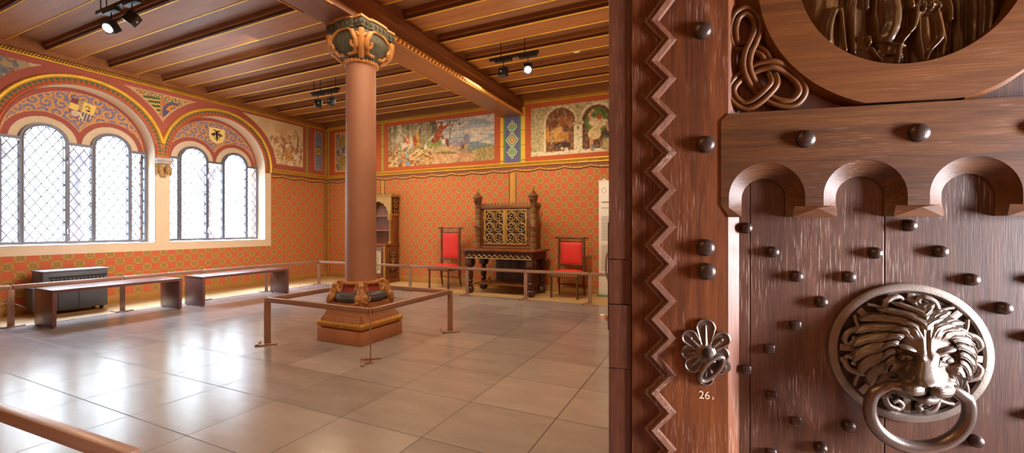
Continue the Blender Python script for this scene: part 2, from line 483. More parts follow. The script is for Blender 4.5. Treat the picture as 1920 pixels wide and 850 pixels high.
# ceiling: boards, joists, main beam
CEIL = thing('ceiling', 'panelled wooden ceiling with gilt-edged joists and one heavy beam', None, kind='structure')
MB().box(XL - .3, XR + .2, YF - .2, YB + .2, ZC, ZC + .1).build('ceiling_board', CEILB, CEIL)
BX0, BX1 = -3.93, -3.50
JZ = 3.865
k = -5
while True:
    y0 = 2.83 + .745 * k; y1 = y0 + .36; k += 1
    if y0 < YF: continue
    if y0 > YB - .06: break
    y1 = min(y1, YB)
    for xa, xb in ((XL + .1, BX0), (BX1, XR)):
        j = MB(); j.box(xa, xb, y0, y1, JZ, ZC); j.box(xa, xb, y0 - .028, y1 + .028, JZ + .045, ZC)
        jo = j.build('ceiling_joist', CEILW, CEIL, smooth=0)
        for yy in (y0 + .012, y1 - .012): MB().cyl((xa, yy, JZ), (xb, yy, JZ), .009, 8).build('gilt_bead', GOLD, jo)
        d = MB()
        for yy in (y0 - .004, y1 + .004): d.box(xa, xb, yy - .006, yy + .006, JZ + .004, JZ + .02)
        d.build('dark_line', DARKW, jo)
wb = MB()
wb.box(XL, XL + .10, YF, YB, 3.80, ZC); wb.box(XL, XR, YB - .10, YB, 3.80, ZC)
wb.box(XR - .1, XR, YF, YB, 3.80, ZC)
wb.build('trim_1', CEILW, kind='structure', smooth=0)
bm_ = MB()
bm_.box(BX0, BX1, YF, YB, 3.53, ZC)
mb_ = bm_.build('main_beam', BEAMW, CEIL, smooth=0)
st = MB()
for x0, x1 in ((BX0 - .05, BX0 + .001), (BX1 - .001, BX1 + .05)):
    st.box(x0, x1, YF, YB, 3.70, 3.80)
st.box(BX1, BX1 + .012, YF, YB, 3.60, 3.62); st.box(BX0 - .012, BX0, YF, YB, 3.60, 3.62)
st.build('beam_moulding', BEAMW, mb_, smooth=0)
CY = 3.74
den = MB(); dg = MB()
for sx in (BX0, BX1):
    sg = -1 if sx == BX0 else 1
    for ya, yb in ((YF, CY - .55), (CY + .30, YB)):
        dg.box(sx - .006, sx + .006, ya, yb, 3.522, 3.535); dg.box(sx + sg * .0 - .006, sx + sg * .022, ya, yb, 3.575, 3.585)
        y = ya + .02
        while y < yb - .02:
            den.ell((sx + sg * .010, y, 3.555), (.026, .027, .027), nu=8, nv=6); y += .078
den.build('carved_bead_row', plain('bead_gilt', '#d89a4c', .45, .25, .2, 40, .2), mb_); dg.build('gilt_edge', OGOLD, mb_)

# gilt cornices (two friezes on each wall)
def cornice(name, horiz, a0, a1, z0, z1, n):
    t = MB(); d = MB(); p = MB()
    h = z1 - z0
    def P(u, w, z): return (XL + w, u, z) if horiz == 'y' else (u, YB - w, z)
    def bar(u0, u1, w, za, zb, mbx):
        if horiz == 'y': mbx.box(XL, XL + w, u0, u1, za, zb)
        else: mbx.box(u0, u1, YB - w, YB, za, zb)
    bar(a0, a1, .012, z0, z1, d)
    bar(a0, a1, .032, z0, z0 + h * .2, t); bar(a0, a1, .036, z1 - h * .2, z1, t)
    u = a0; s = .036
    while u < a1 - s:
        t.tube([P(u, .016, z0 + h * .22), P(u + s * .5, .02, z0 + h * .5), P(u + s, .016, z1 - h * .22)], .0085, 5)
        u += s
    o = t.build(name, GOLD, kind='structure'); d.build('dark_ground', plain('cornice_ground', '#6b4a24', .6), o); return o
cornice('trim_2', 'y', 2.0, YB - .03, 3.735, 3.825, 1)
cornice('trim_3', 'x', XL + .03, XR, 3.735, 3.825, 1)
cornice('trim_4', 'y', 6.50, YB - .03, 2.495, 2.58, 1)
cornice('trim_5', 'x', XL + .03, XR, 2.495, 2.58, 1)
BASEW = plain('baseboard_ochre', '#b98a48', .6, 0, .08, 5)
MB().bbox(XL, XL + .02, YF, YB, 0, .125, .004).build('baseboard_left', BASEW, kind='structure')
MB().bbox(XL + .02, XR, YB - .02, YB, 0, .125, .004).build('baseboard_back', BASEW, kind='structure')

# ------------------------------------------------------------- arch bands around the windows
LOB = math.acos(1.04 / 1.08)
arch = thing('arch_moulding', None, None, (0, 0, 0)); arch['kind'] = 'structure'; arch.name = 'trim_6'
def ringpts(c, r, a0, a1, n, x): return [(x, c + r * math.cos(a0 + (a1 - a0) * i / n), ZS + r * math.sin(a0 + (a1 - a0) * i / n)) for i in range(n + 1)]
for wi, c in enumerate(CC):
    # angles: clipped where neighbouring rings meet
    a0 = math.acos(1.04 / 1.06) if wi == 0 else -.08
    a1 = PI if wi == 0 else PI - math.acos(1.04 / 1.06)
    g = MB(); g.tube(ringpts(c, 1.055, a0, a1, 60, XL + .018), .030, 10); g.build('gilt_roll', GOLD, arch)
    g = MB(); g.tube(ringpts(c, .945, a0 if wi == 0 else -.05, a1 if wi else PI, 60, XL + .008), .014, 8)
    g.build('red_roll', plain('red_roll_paint', '#c2603c', .6), arch)
BANDP = vcol_mat('arch_band_painting', .65)
def band_obj(c, wi):
    na, nr = 420, 16
    a = np.linspace(-.10, PI + .10, na); r = np.linspace(.93, 1.05, nr)
    A, R = np.meshgrid(a, r)
    Y = c + R * np.cos(A); Z = ZS + R * np.sin(A)
    img = fill(A.shape, '#cf8a52')
    n = 46; t = (A * n / PI) % 1.0; tri = (R - .955) / .07
    up = (np.abs(t - .5) * 2 < 1 - tri) & (tri > 0) & (tri < 1)
    put(img, up.astype(float), '#b9683f')
    dn = (np.abs(((t + .5) % 1) - .5) * 2 < tri) & (tri > .1) & (tri < 1)
    put(img, dn.astype(float), '#566b56')
    put(img, ((R > .93) & (R < .955)).astype(float), '#b04a34'); put(img, (R > 1.028).astype(float), '#c77a44')
    rgb = img; lin = np.where(rgb <= .04045, rgb / 12.92, ((rgb + .055) / 1.055) ** 2.4)
    co = np.stack([np.full(A.shape, XL + .010), Y, Z], -1).reshape(-1, 3)
    idx = np.arange(na * nr).reshape(nr, na)
    q = np.stack([idx[:-1, :-1], idx[:-1, 1:], idx[1:, 1:], idx[1:, :-1]], -1).reshape(-1, 4)
    Yc = co[q[:, 0], 1]
    oc = CC[1 - wi]
    mid = 4.36
    q = q[(Yc < mid) if wi == 0 else (Yc > mid)]
    Z0 = co[q[:, 0], 2]; q = q[Z0 > 2.46]
    me = bpy.data.meshes.new('arch_band'); me.from_pydata(co.tolist(), [], q.tolist())
    at = me.color_attributes.new('paint', 'FLOAT_COLOR', 'POINT')
    at.data.foreach_set('color', np.concatenate([lin.reshape(-1, 3), np.ones((na * nr, 1))], 1).ravel())
    me.materials.append(BANDP); o = bpy.data.objects.new('arch_band', me); COL.objects.link(o); o.parent = arch
band_obj(CC[0], 0); band_obj(CC[1], 1)
# small orange block where the two bands come down on the pier
MB().bbox(XL, XL + .012, 4.255, 4.465, 2.50, 2.56, .003).build('band_foot', plain('band_foot_paint', '#c2703f', .6), arch)

# ------------------------------------------------------------- painted frieze, left wall
def scallop(u): return 2.405 - .035 * np.abs(np.sin(PI * u / .52)) ** .7
def frieze_common(img, U, Z):
    put(img, (Z < 2.49).astype(float), '#8d5a48')
    sc = scallop(U)
    put(img, (np.abs(Z - sc - .012) < .014).astype(float), '#5c3a2c')
    put(img, (np.abs(Z - sc - .038) < .012).astype(float), '#d2a050')
def polestripe(img, U, Z, a, b, h='#9a9440'):
    put(img, ((U > a) & (U < b)).astype(float), h)
    put(img, ((U > a) & (U < b) & (((Z - 2.6) % .29) < .02)).astype(float), '#5f5a30')
    m = (a + b) / 2
    put(img, (np.abs(U - m) < (b - a) * .12).astype(float), '#c8b860')
def col_left(U, Z):
    img = fill(U.shape, '#ad6052')
    r1 = np.hypot(U - CC[0], Z - ZS); r2 = np.hypot(U - CC[1], Z - ZS)
    n = fbm(U, Z, 4, 3); n2 = fbm(U, Z, 18, 9)
    # far left painted scene
    m = ((r1 > 1.2) & (Z < 3.66) & (U < 3.0)).astype(float); put(img, m, '#cdb79a'); put(img, m * (n > .55), '#a5906c', .7); put(img, m * (n2 > .62), '#8c5a44', .7); put(img, m * (fbm(U, Z, 9, 44) > .62), '#6d7c8c', .8)
    # spandrel
    m = ((r1 > 1.2) & (r2 > 1.2) & (Z < 3.665) & (U > 3.3) & (U < 5.3)).astype(float)
    put(img, m, '#cfae84')
    mm = ((r1 > 1.23) & (r2 > 1.23) & (Z < 3.64)).astype(float) * m
    fo = scroll(U, Z, .11, 3)
    put(img, mm * (fo > .25), '#4f7a50'); put(img, mm * (fbm(U, Z, 22, 7) > .64), '#cc6a3c'); put(img, mm * (fbm(U, Z, 24, 17) > .66), '#e0a648')
    left = mm * (U < 4.33) * (U > 3.98) * (Z < 3.58) * (Z > 3.06)
    put(img, left, '#3f6f4c'); put(img, left * ((((Z - .12 * U) * 14) % 1) < .42), '#e2b458')
    put(img, left * ((((Z - .12 * U) * 14) % 1) > .88), '#4a3c38')
    put(img, mm * (np.abs(U - 4.36) < .03) * (Z < 3.6), '#c8805c')
    put(img, mm * ellm(U, Z, 4.55, 3.33, .19, .22), '#565b86'); put(img, mm * ellm(U, Z, 4.55, 3.33, .15, .18) * (fbm(U, Z, 14, 5) > .52), '#e0963e')
    put(img, mm * ellm(U, Z, 4.36, 3.0, .06, .14) * (n2 > .5), '#7d8496')
    # faded mural right of the windows
    mu = ((U > 5.3) & (U < 7.30) & (Z > 2.70) & (Z < 3.68) & (r2 > 1.19)).astype(float)
    put(img, mu, '#e3cfa4'); put(img, mu * (n > .58), '#d8bd8a', .6)
    dd = mu * np.clip(1.4 - np.hypot((U - 6.95) / .42, (Z - 3.05) / .38), 0, 1)
    put(img, dd * (fbm(U, Z, 11, 21) > .52), '#b08a62', .8); put(img, dd * (fbm(U, Z, 20, 31) > .6), '#8f5a48', .7)
    put(img, dd * (fbm(U, Z, 16, 41) > .62), '#f0e6cc', .9)
    put(img, mu * ellm(U, Z, 6.55, 3.25, .12, .1) * (fbm(U, Z, 20, 2) > .5), '#a07a58', .7)
    put(img, mu * ellm(U, Z, 6.9, 2.95, .1, .14), '#d2984c', .7)
    for x, zz in ((7.12, 3.4), (7.2, 3.1), (6.75, 3.2)): put(img, mu * linem(U, Z, [(x, zz - .3), (x + .05, zz), (x - .04, zz + .16)], .012), '#7d5a40', .8)
    # borders
    for e in (1.185,): put(img, ((np.abs(r2 - e) < .008) & (U > 5.4) & (Z > 2.6)).astype(float), '#8d3f34')
    polestripe(img, U, Z, 7.37, 7.45)
    polestripe(img, U, Z, 7.93, 8.01, '#b59a48')
    b = ((U > 7.62) & (U < 7.87) & (Z > 2.69) & (Z < 3.67)).astype(float); put(img, b, '#d8a25c')
    b = ((U > 7.64) & (U < 7.85) & (Z > 2.71) & (Z < 3.65)).astype(float); put(img, b, '#5a6896')
    put(img, b * (scroll(U, Z, .075, 11) > .3), '#a9b4c0'); put(img, b * ellm(U, Z, 7.745, 3.17, .085, .12), '#5d8a48'); put(img, b * ellm(U, Z, 7.745, 3.17, .06, .085), '#d8c070'); put(img, b * ellm(U, Z, 7.745, 3.17, .035, .05), '#c0392c')
    frieze_common(img, U, Z)
    return img
def keep_left(U, Z):
    r1 = np.hypot(U - CC[0], Z - ZS); r2 = np.hypot(U - CC[1], Z - ZS)
    k = (r1 > 1.03) & (r2 > 1.03)
    k &= ~((Z < ZS + .04) & (U < 6.47))
    k &= Z > scallop(U)
    return k
paint_grid('painted_frieze', 2.0, YB, 2.34, 3.80, .010, lambda U, V: np.stack([np.full(U.shape, XL + .006), U, V], -1), col_left, keep_left, PAINT, WALL_L, 'painted frieze of scrolls, spandrel foliage and a faded mural')

# ------------------------------------------------------------- painted frieze, back wall
def col_back(U, Z):
    img = fill(U.shape, '#bd5f38')
    n = fbm(U, Z, 6, 1); n2 = fbm(U, Z, 22, 2)
    polestripe(img, U, Z, -8.97, -8.88, '#b59a48'); polestripe(img, U, Z, -7.19, -7.10)
    # scroll panel left
    b = ((U > -8.71) & (U < -7.42) & (Z > 2.65) & (Z < 3.66)).astype(float); put(img, b, '#e0a858')
    b = ((U > -8.67) & (U < -7.46) & (Z > 2.69) & (Z < 3.62)).astype(float); put(img, b, '#5f7090')
    s = scroll(U, Z, .12, 5); put(img, b * (s > .1), '#b9b478'); put(img, b * (s > .7), '#e8a848'); put(img, b * (fbm(U, Z, 12, 8) > .6), '#4f6f7c')
    put(img, b * (fbm(U, Z, 14, 18) > .66), '#e09a4c')
    for zz in (2.92, 3.42): put(img, b * ellm(U, Z, -8.45, zz, .1, .13), '#a08a3c')
    # big landscape scene: u 0..1 , v 0..1
    x0, x1, z0, z1 = -6.97, -4.14, 2.67, 3.65
    m = ((U > x0) & (U < x1) & (Z > z0) & (Z < z1)).astype(float)
    u = (U - x0) / (x1 - x0); v = (Z - z0) / (z1 - z0); ux = u * 2.89
    put(img, m, '#b9c4c4')
    put(img, m * (v > .8), '#93a8b2', .6)
    cl = fbm(ux * .6, v * 2.6, 4, 60); put(img, m * np.clip((cl - .47) * 8, 0, 1), '#e8e0cc'); put(img, m * np.clip((fbm(ux * .35, v * 4, 5, 70) - .58) * 8, 0, 1), '#8fa2b4', .8)
    hill = .36 + .06 * np.sin(ux * 5.5 + 1) + .03 * fbm(ux, v, 9, 4); put(img, m * (v < hill) * (u > .6), '#7f98a8')
    hill = .28 + .05 * np.sin(ux * 4 + 3); put(img, m * (v < hill) * (u > .6), '#8c9468'); put(img, m * (v < hill - .12 + .1 * u) * (u > .7), '#b59a62')
    put(img, m * (v < hill) * (u > .6) * (n2 > .6), '#6a7c58', .6)
    # forest
    f = m * (u < .46 + .04 * np.sin(v * 9)); put(img, f, '#a99c78')
    tr = fbm(ux, v * .12, 16, 80); put(img, f * (tr > .55) * (v > .35), '#6f6a4c'); put(img, f * (tr < .36) * (v > .4), '#d2c8a6'); put(img, f * (n2 > .62), '#7c7a50', .7)
    g = m * (v < .48 - .5 * np.abs(u - .42)) * (u < .64); put(img, g * (fbm(U, Z, 13, 6) > .42), '#a9964e')
    put(img, m * ellm(u, v, .47, .42, .07, .16), '#86964a', .9)
    put(img, f * (v < .36) * (fbm(U, Z, 15, 90) > .48), '#d6b070'); put(img, f * (v < .40) * (fbm(U, Z, 17, 91) > .58), '#8a5a38'); put(img, f * (v < .40) * (fbm(U, Z, 19, 92) > .62), '#e6d2a8')
    # crowd
    for (a, b_, ru, rv, an, h) in ((.20, .62, .03, .10, .5, '#d86a34'), (.235, .55, .026, .13, -.1, '#f0dcd0'), (.275, .58, .022, .12, 0, '#b8552c'), (.305, .66, .02, .12, .3, '#e0a030'), (.31, .50, .03, .05, 0, '#e09a38'),
                              (.17, .50, .045, .06, 0, '#eed6c8'), (.09, .48, .025, .08, .2, '#c88a5c'), (.13, .17, .025, .09, 0, '#7fa0b4'), (.19, .25, .03, .08, .6, '#8aa8bc'), (.15, .24, .03, .06, 0, '#e08a34'),
                              (.17, .08, .03, .06, 0, '#d89c4c'), (.205, .07, .03, .06, .4, '#7c9cb4'), (.38, .42, .02, .07, 0, '#ece0cc'), (.33, .30, .04, .06, .5, '#e8c890'), (.27, .18, .06, .05, -.4, '#dcb070'),
                              (.30, .72, .014, .03, 0, '#e8b088'), (.24, .70, .014, .03, 0, '#e4b890'), (.06, .3, .03, .1, .3, '#b08050'), (.42, .12, .05, .06, .4, '#e0b47c'), (.36, .2, .05, .04, 0, '#c89a5c')):
        put(img, m * ellm(u * 2.89, v, a * 2.89, b_, ru * 2.2, rv, an), h)
    put(img, m * linem(ux, v, [(.42, .80), (.52, .72), (.60, .60)], .02), '#e8c8a0')
    for i in range(26):
        a = .03 + .45 * ((i * 37) % 26) / 26; b_ = .05 + .35 * ((i * 17) % 26) / 26; d = .1 + .1 * (i % 3)
        put(img, m * linem(ux, v, [(a * 2.89, b_), (a * 2.89 + d, b_ + (.1 if i % 2 else -.06))], .012), ('#e9cf98', '#8c6238', '#b97c48')[i % 3], .85)
    # rocks
    for (a, b_, ru, rv, h) in ((.53, .30, .09, .10, '#c9a678'), (.62, .34, .09, .07, '#d8b888'), (.53, .14, .07, .13, '#d6a878'), (.64, .14, .08, .14, '#dcb48a'), (.73, .14, .05, .12, '#c89a70'), (.79, .08, .05, .09, '#d2a880'), (.58, .24, .1, .03, '#8a7a44'), (.73, .33, .025, .10, '#a88a58'), (.76, .34, .02, .08, '#c8a468')):
        put(img, m * ellm(u, v, a, b_, ru, rv, -.2), h)
    for a in (.5, .565, .6, .68, .72, .76): put(img, m * linem(u, v, [(a, .22), (a + .02, .14), (a + .035, .06)], .0035), '#a67c58', .6)
    # standing figure in russet
    for (a, b_, ru, rv, an, h) in ((.50, .66, .045, .16, -.45, '#a8502c'), (.525, .79, .035, .10, -.3, '#b45a34'), (.57, .83, .05, .035, .5, '#b85c38'), (.46, .54, .03, .06, -.5, '#8f4428'), (.555, .56, .05, .035, -.9, '#a05434'), (.59, .46, .018, .1, .2, '#8f4c30'), (.535, .92, .017, .04, 0, '#8c4a34'), (.61, .88, .012, .04, 0, '#c89068')):
        put(img, m * ellm(ux, v, a * 2.89, b_, ru * 2.2, rv, an), h)
    put(img, m * linem(ux, v, [(1.44, .94), (1.50, .96), (1.56, .92)], .012), '#5c3a34')
    put(img, m * ellm(ux, v, 1.6, .50, .05, .06), '#f0e8dc')
    put(img, m * linem(ux, v, [(1.75, .5), (1.79, .75), (1.90, .95)], .01), '#7c6a54'); put(img, m * linem(ux, v, [(1.79, .75), (1.72, .9)], .008), '#7c6a54')
    put(img, m * (fbm(U, Z, 26, 14) > .6) * ellm(ux, v, 1.88, .9, .2, .12), '#6f6e58', .8)
    put(img, m * ellm(u, v, .66, .43, .05, .07) * (n2 > .45), '#9c86a4', .8); put(img, m * ellm(u, v, .765, .50, .028, .12), '#9a8aac', .8); put(img, m * linem(u, v, [(.735, .3), (.72, .45)], .01), '#6b5442')
    put(img, m * ellm(u, v, .70, .4, .04, .05), '#a491b0', .6)
    put(img, m * (fbm(U, Z, 30, 99) > .57), '#6a5238', .22); put(img, m * (fbm(U, Z, 26, 98) > .60), '#f2e6c8', .25)
    # blue ornament strip under the beam
    put(img, ((U > -4.0) & (U < -3.93)).astype(float), '#e8c050'); put(img, ((U > -3.53) & (U < -3.44)).astype(float), '#e8c050')
    put(img, (((U > -4.0) & (U < -3.93)) | ((U > -3.53) & (U < -3.44))) * (((Z - 2.62) % .3) < .014), '#8a6a30')
    b = ((U > -3.92) & (U < -3.53)).astype(float); put(img, b, '#5d9a58')
    b = ((U > -3.89) & (U < -3.56)).astype(float); put(img, b, '#5b6590'); put(img, b * (scroll(U, Z, .09, 8) > .45), '#7f6f9a')
    for zz, rr, h in ((3.05, .15, '#58a070'), (3.32, .12, '#5aa06a'), (2.80, .12, '#5aa06a')):
        d = np.abs(U + 3.725) / rr + np.abs(Z - zz) / (rr * 1.15)
        put(img, b * (d < 1.0), '#d9dcb0'); put(img, b * (d < .86), h); put(img, b * (d < .6), '#d8d8a8'); put(img, b * (d < .45), '#d07038' if rr > .13 else '#4f8f60'); put(img, b * (d < .18), '#e8d080')
    # smithy scene
    x0, x1 = -3.31, -1.5
    m = ((U > x0) & (U < x1) & (Z > z0) & (Z < z1)).astype(float)
    a = U - x0; v = Z - z0
    put(img, m, '#cdbf8e'); put(img, m * (n > .55), '#b8ab78', .6); put(img, m * (n2 > .6), '#9a9468', .5)
    put(img, m * (np.abs((v * 11) % 1) < .08) * (a < .35), '#a09468', .7); put(img, m * (np.abs((a * 9 + np.floor(v * 11) * .5) % 1) < .06) * (a < .35), '#a09468', .6)
    put(img, m * (v < .09), '#e6dcb8')
    def archp(c, hw, top, base, h, wdt=0):
        k = (np.abs(a - c) < hw + wdt) & (v > base) & ((v < top - hw) | (np.hypot(a - c, v - (top - hw)) < hw + wdt)); put(img, m * k, h)
    archp(.62, .30, .92, .08, '#e0d4a8', .05); archp(.62, .30, .92, .08, '#7d5236')
    archp(1.34, .28, .90, .08, '#e4d8b0', .06); archp(1.34, .28, .90, .08, '#6a4a38')
    put(img, m * ((np.abs(a - .98) < .085) & (v < .56)), '#e6deb8'); put(img, m * ((np.abs(a - .98) < .11) & (v > .56) & (v < .62)), '#c2b588'); put(img, m * ellm(a, v, .98, .5, .018, .03), '#5c4c30')
    put(img, m * ellm(a, v, 1.34, .60, .22, .24), '#6f9446'); put(img, m * ellm(a, v, 1.34, .60, .22, .24) * (n2 > .55), '#4d6f3a')
    put(img, m * ellm(a, v, .72, .6, .15, .2), '#a8683c'); put(img, m * ellm(a, v, .58, .35, .2, .2) * (n2 > .45), '#c89a60')
    for q in (((.62, .50, .05, .06), '#d8a878'), ((.58, .40, .09, .14), '#d6a85e'), ((.68, .36, .12, .09), '#cc9450'), ((.74, .5, .06, .06), '#6a5440'), ((.66, .18, .17, .07), '#4c3a34'), ((.74, .1, .04, .04), '#e8dcc8'), ((.66, .12, .03, .03), '#d8c8b0'), ((.36, .42, .035, .15), '#e0983c'), ((.7, .76, .03, .04), '#6a3a2c'), ((.78, .78, .03, .04), '#6a3a2c'),
              ((1.36, .55, .12, .12), '#ecd8a0'), ((1.30, .36, .13, .12), '#e8d49a'), ((1.37, .68, .055, .05), '#7c7038'), ((1.40, .66, .05, .045), '#c8683c'), ((1.24, .60, .05, .08), '#f0e4c0'), ((1.50, .55, .05, .06), '#f0e4c0'), ((1.24, .18, .035, .13), '#e0a878'), ((1.26, .05, .05, .03), '#b0a890'), ((1.26, .1, .03, .05), '#7c8e9c'),
              ((1.56, .14, .15, .13), '#a8965e'), ((1.56, .14, .10, .1), '#c4b684')):
        e, h = q; put(img, m * ellm(a, v, e[0], e[1], e[2], e[3]), h)
    put(img, m * linem(a, v, [(1.22, .62), (1.20, .72), (1.28, .80)], .025), '#dca880'); put(img, m * linem(a, v, [(1.52, .55), (1.56, .40)], .022), '#dca880')
    put(img, m * polym(a, v, [(1.40, .36), (1.70, .38), (1.68, .33), (1.60, .27), (1.47, .27), (1.46, .32)]), '#4a5048')
    put(img, m * (np.abs(a - 1.68) < .004) * (v > .2), '#8c7c50'); put(img, m * ((a > 1.66) & ((v * 5 % 1) < .05)), '#9a8a5c')
    put(img, m * (fbm(U, Z, 30, 97) > .57), '#5a4630', .25); put(img, m * (fbm(U, Z, 24, 96) > .62), '#f2e6c8', .25)
    frieze_common(img, U, Z)
    return img
paint_grid('painted_frieze', XL + .02, XR - .02, 2.34, 3.80, .010, lambda U, V: np.stack([U, np.full(U.shape, YB - .006), V], -1), col_back, lambda U, Z: Z > scallop(U), PAINT, WALL_B, 'painted frieze with a hillside hunting scene and a smithy')
# painted vertical borders on the wallpaper
OCH = plain('ochre_border', '#cf9a48', .75); BRN = plain('brown_border', '#5d3d30', .75)
for nm, par, lo, hi in (('painted_border', WALL_B, -7.22, -7.06), ('painted_border', WALL_B, -3.81, -3.62), ('painted_border', WALL_B, -8.99, -8.88), ('painted_border', WALL_L, 7.90, 7.99)):
    t = MB(); w = hi - lo
    def bar(a, b, e, ci):
        t.cur = ci
        if par is WALL_B: t.box(a, b, YB - e, YB, .12, 2.39)
        else: t.box(XL, XL + e, a, b, .12, 2.39)
    bar(lo, hi, .0030, 0); bar(lo + .008, lo + .030, .0042, 1); bar(hi - .030, hi - .008, .0042, 1)
    for i in range(48):
        z = .15 + i * .047; t.cur = 1; m_ = (lo + hi) / 2
        if par is WALL_B and w > .12: t.box(m_ + .030, m_ + .040, YB - .0045, YB, z, z + .02)
    t.build(nm, [OCH, BRN], par, smooth=0)

# ------------------------------------------------------------- windows
XW = -9.27
def tymp_col(c, shield):
    def f(U, Z):
        img = fill(U.shape, '#cf9a5c')
        a = np.hypot(U - c, Z - ZS); r1 = np.hypot(U - c + .405, Z - 2.575); r2 = np.hypot(U - c - .405, Z - 2.575); rm = np.minimum(r1, r2)
        s = scroll(U - c, Z, .155, shield + 4); s2 = scroll(U - c + .05, Z + .03, .10, shield + 9)
        put(img, np.clip((s + .10) * 4, 0, 1), '#5a64a0'); put(img, np.clip((s - .75) * 5, 0, 1), '#8a8fb8', .8); put(img, np.clip((s2 - .72) * 4, 0, 1), '#d8a45c', .8)
        put(img, ((a > .865)).astype(float), '#a05850'); put(img, ((a > .855) & (a < .865)).astype(float), '#d8ae70')
        put(img, (rm < .465).astype(float), '#d8ae70'); put(img, (rm < .455).astype(float), '#a55a52')
        put(img, (rm < .378).astype(float), '#dcc9ae')
        # shield
        x = U - c - .03; y = Z - 3.17
        if shield == 1:
            an = -.25; xx = x * math.cos(an) + y * math.sin(an); yy = -x * math.sin(an) + y * math.cos(an)
        else: xx, yy = x - .02, y
        w = .155 * np.where(yy > -.02, 1, np.sqrt(np.clip(1 - ((yy + .02) / .16) ** 2, 0, 1)))
        sh = ((np.abs(xx) < w) & (yy < .135) & (yy > -.18)).astype(float)
        if shield == 2:
            put(img, sh, '#f2d98c')
            k = '#2a2426'
            put(img, sh * ellm(xx, yy, 0, .0, .025, .085), k)
            for sg in (-1, 1):
                put(img, sh * linem(xx, yy, [(sg * .01, .03), (sg * .03, .08), (sg * .055, .085)], .011), k)
                for q in range(4): put(img, sh * linem(xx, yy, [(sg * .02, .01), (sg * (.05 + .018 * q), .03 - .01 * q), (sg * (.05 + .018 * q), -.045 + .012 * q)], .008), k)
                put(img, sh * linem(xx, yy, [(0, -.05), (sg * .04, -.09)], .009), k)
            put(img, sh * linem(xx, yy, [(0, -.05), (0, -.12)], .012), k)
        else:
            put(img, sh, '#7c4450'); put(img, sh * ((xx > .0) & (yy > -.03)), '#eccf74'); put(img, sh * ((xx < -.04) & (yy < .05) & (yy > -.05)), '#eccf74')
            put(img, sh * ((xx > 0) & (yy > -.02)) * ellm(xx, yy, .075, .05, .045, .05) * (fbm(U, Z, 26, 3) > .42), '#2c2626')
            put(img, sh * ((xx > -.07) & (xx < .03) & (((yy + xx * .3) * 34) % 1 < .45) & (yy > -.03)), '#ead27c')
            put(img, sh * ((xx > .0) & (yy <= -.03) & ((xx * 26 % 1) < .5)), '#b8c2c4'); put(img, sh * ((xx < 0) & (yy <= -.05)), '#93606a')
            put(img, sh * ellm(xx, yy, -.06, -.10, .05, .05), '#cfc0a8'); put(img, sh * linem(xx, yy, [(-.02, -.06), (.04, -.14)], .012), '#e8d890')
        return img
    return f
def light_outline(cx, r, z0, zt, n=24): # round-topped light
    return [(cx - r, z0), (cx + r, z0)] + arc(cx, zt, r, 0, PI, n)
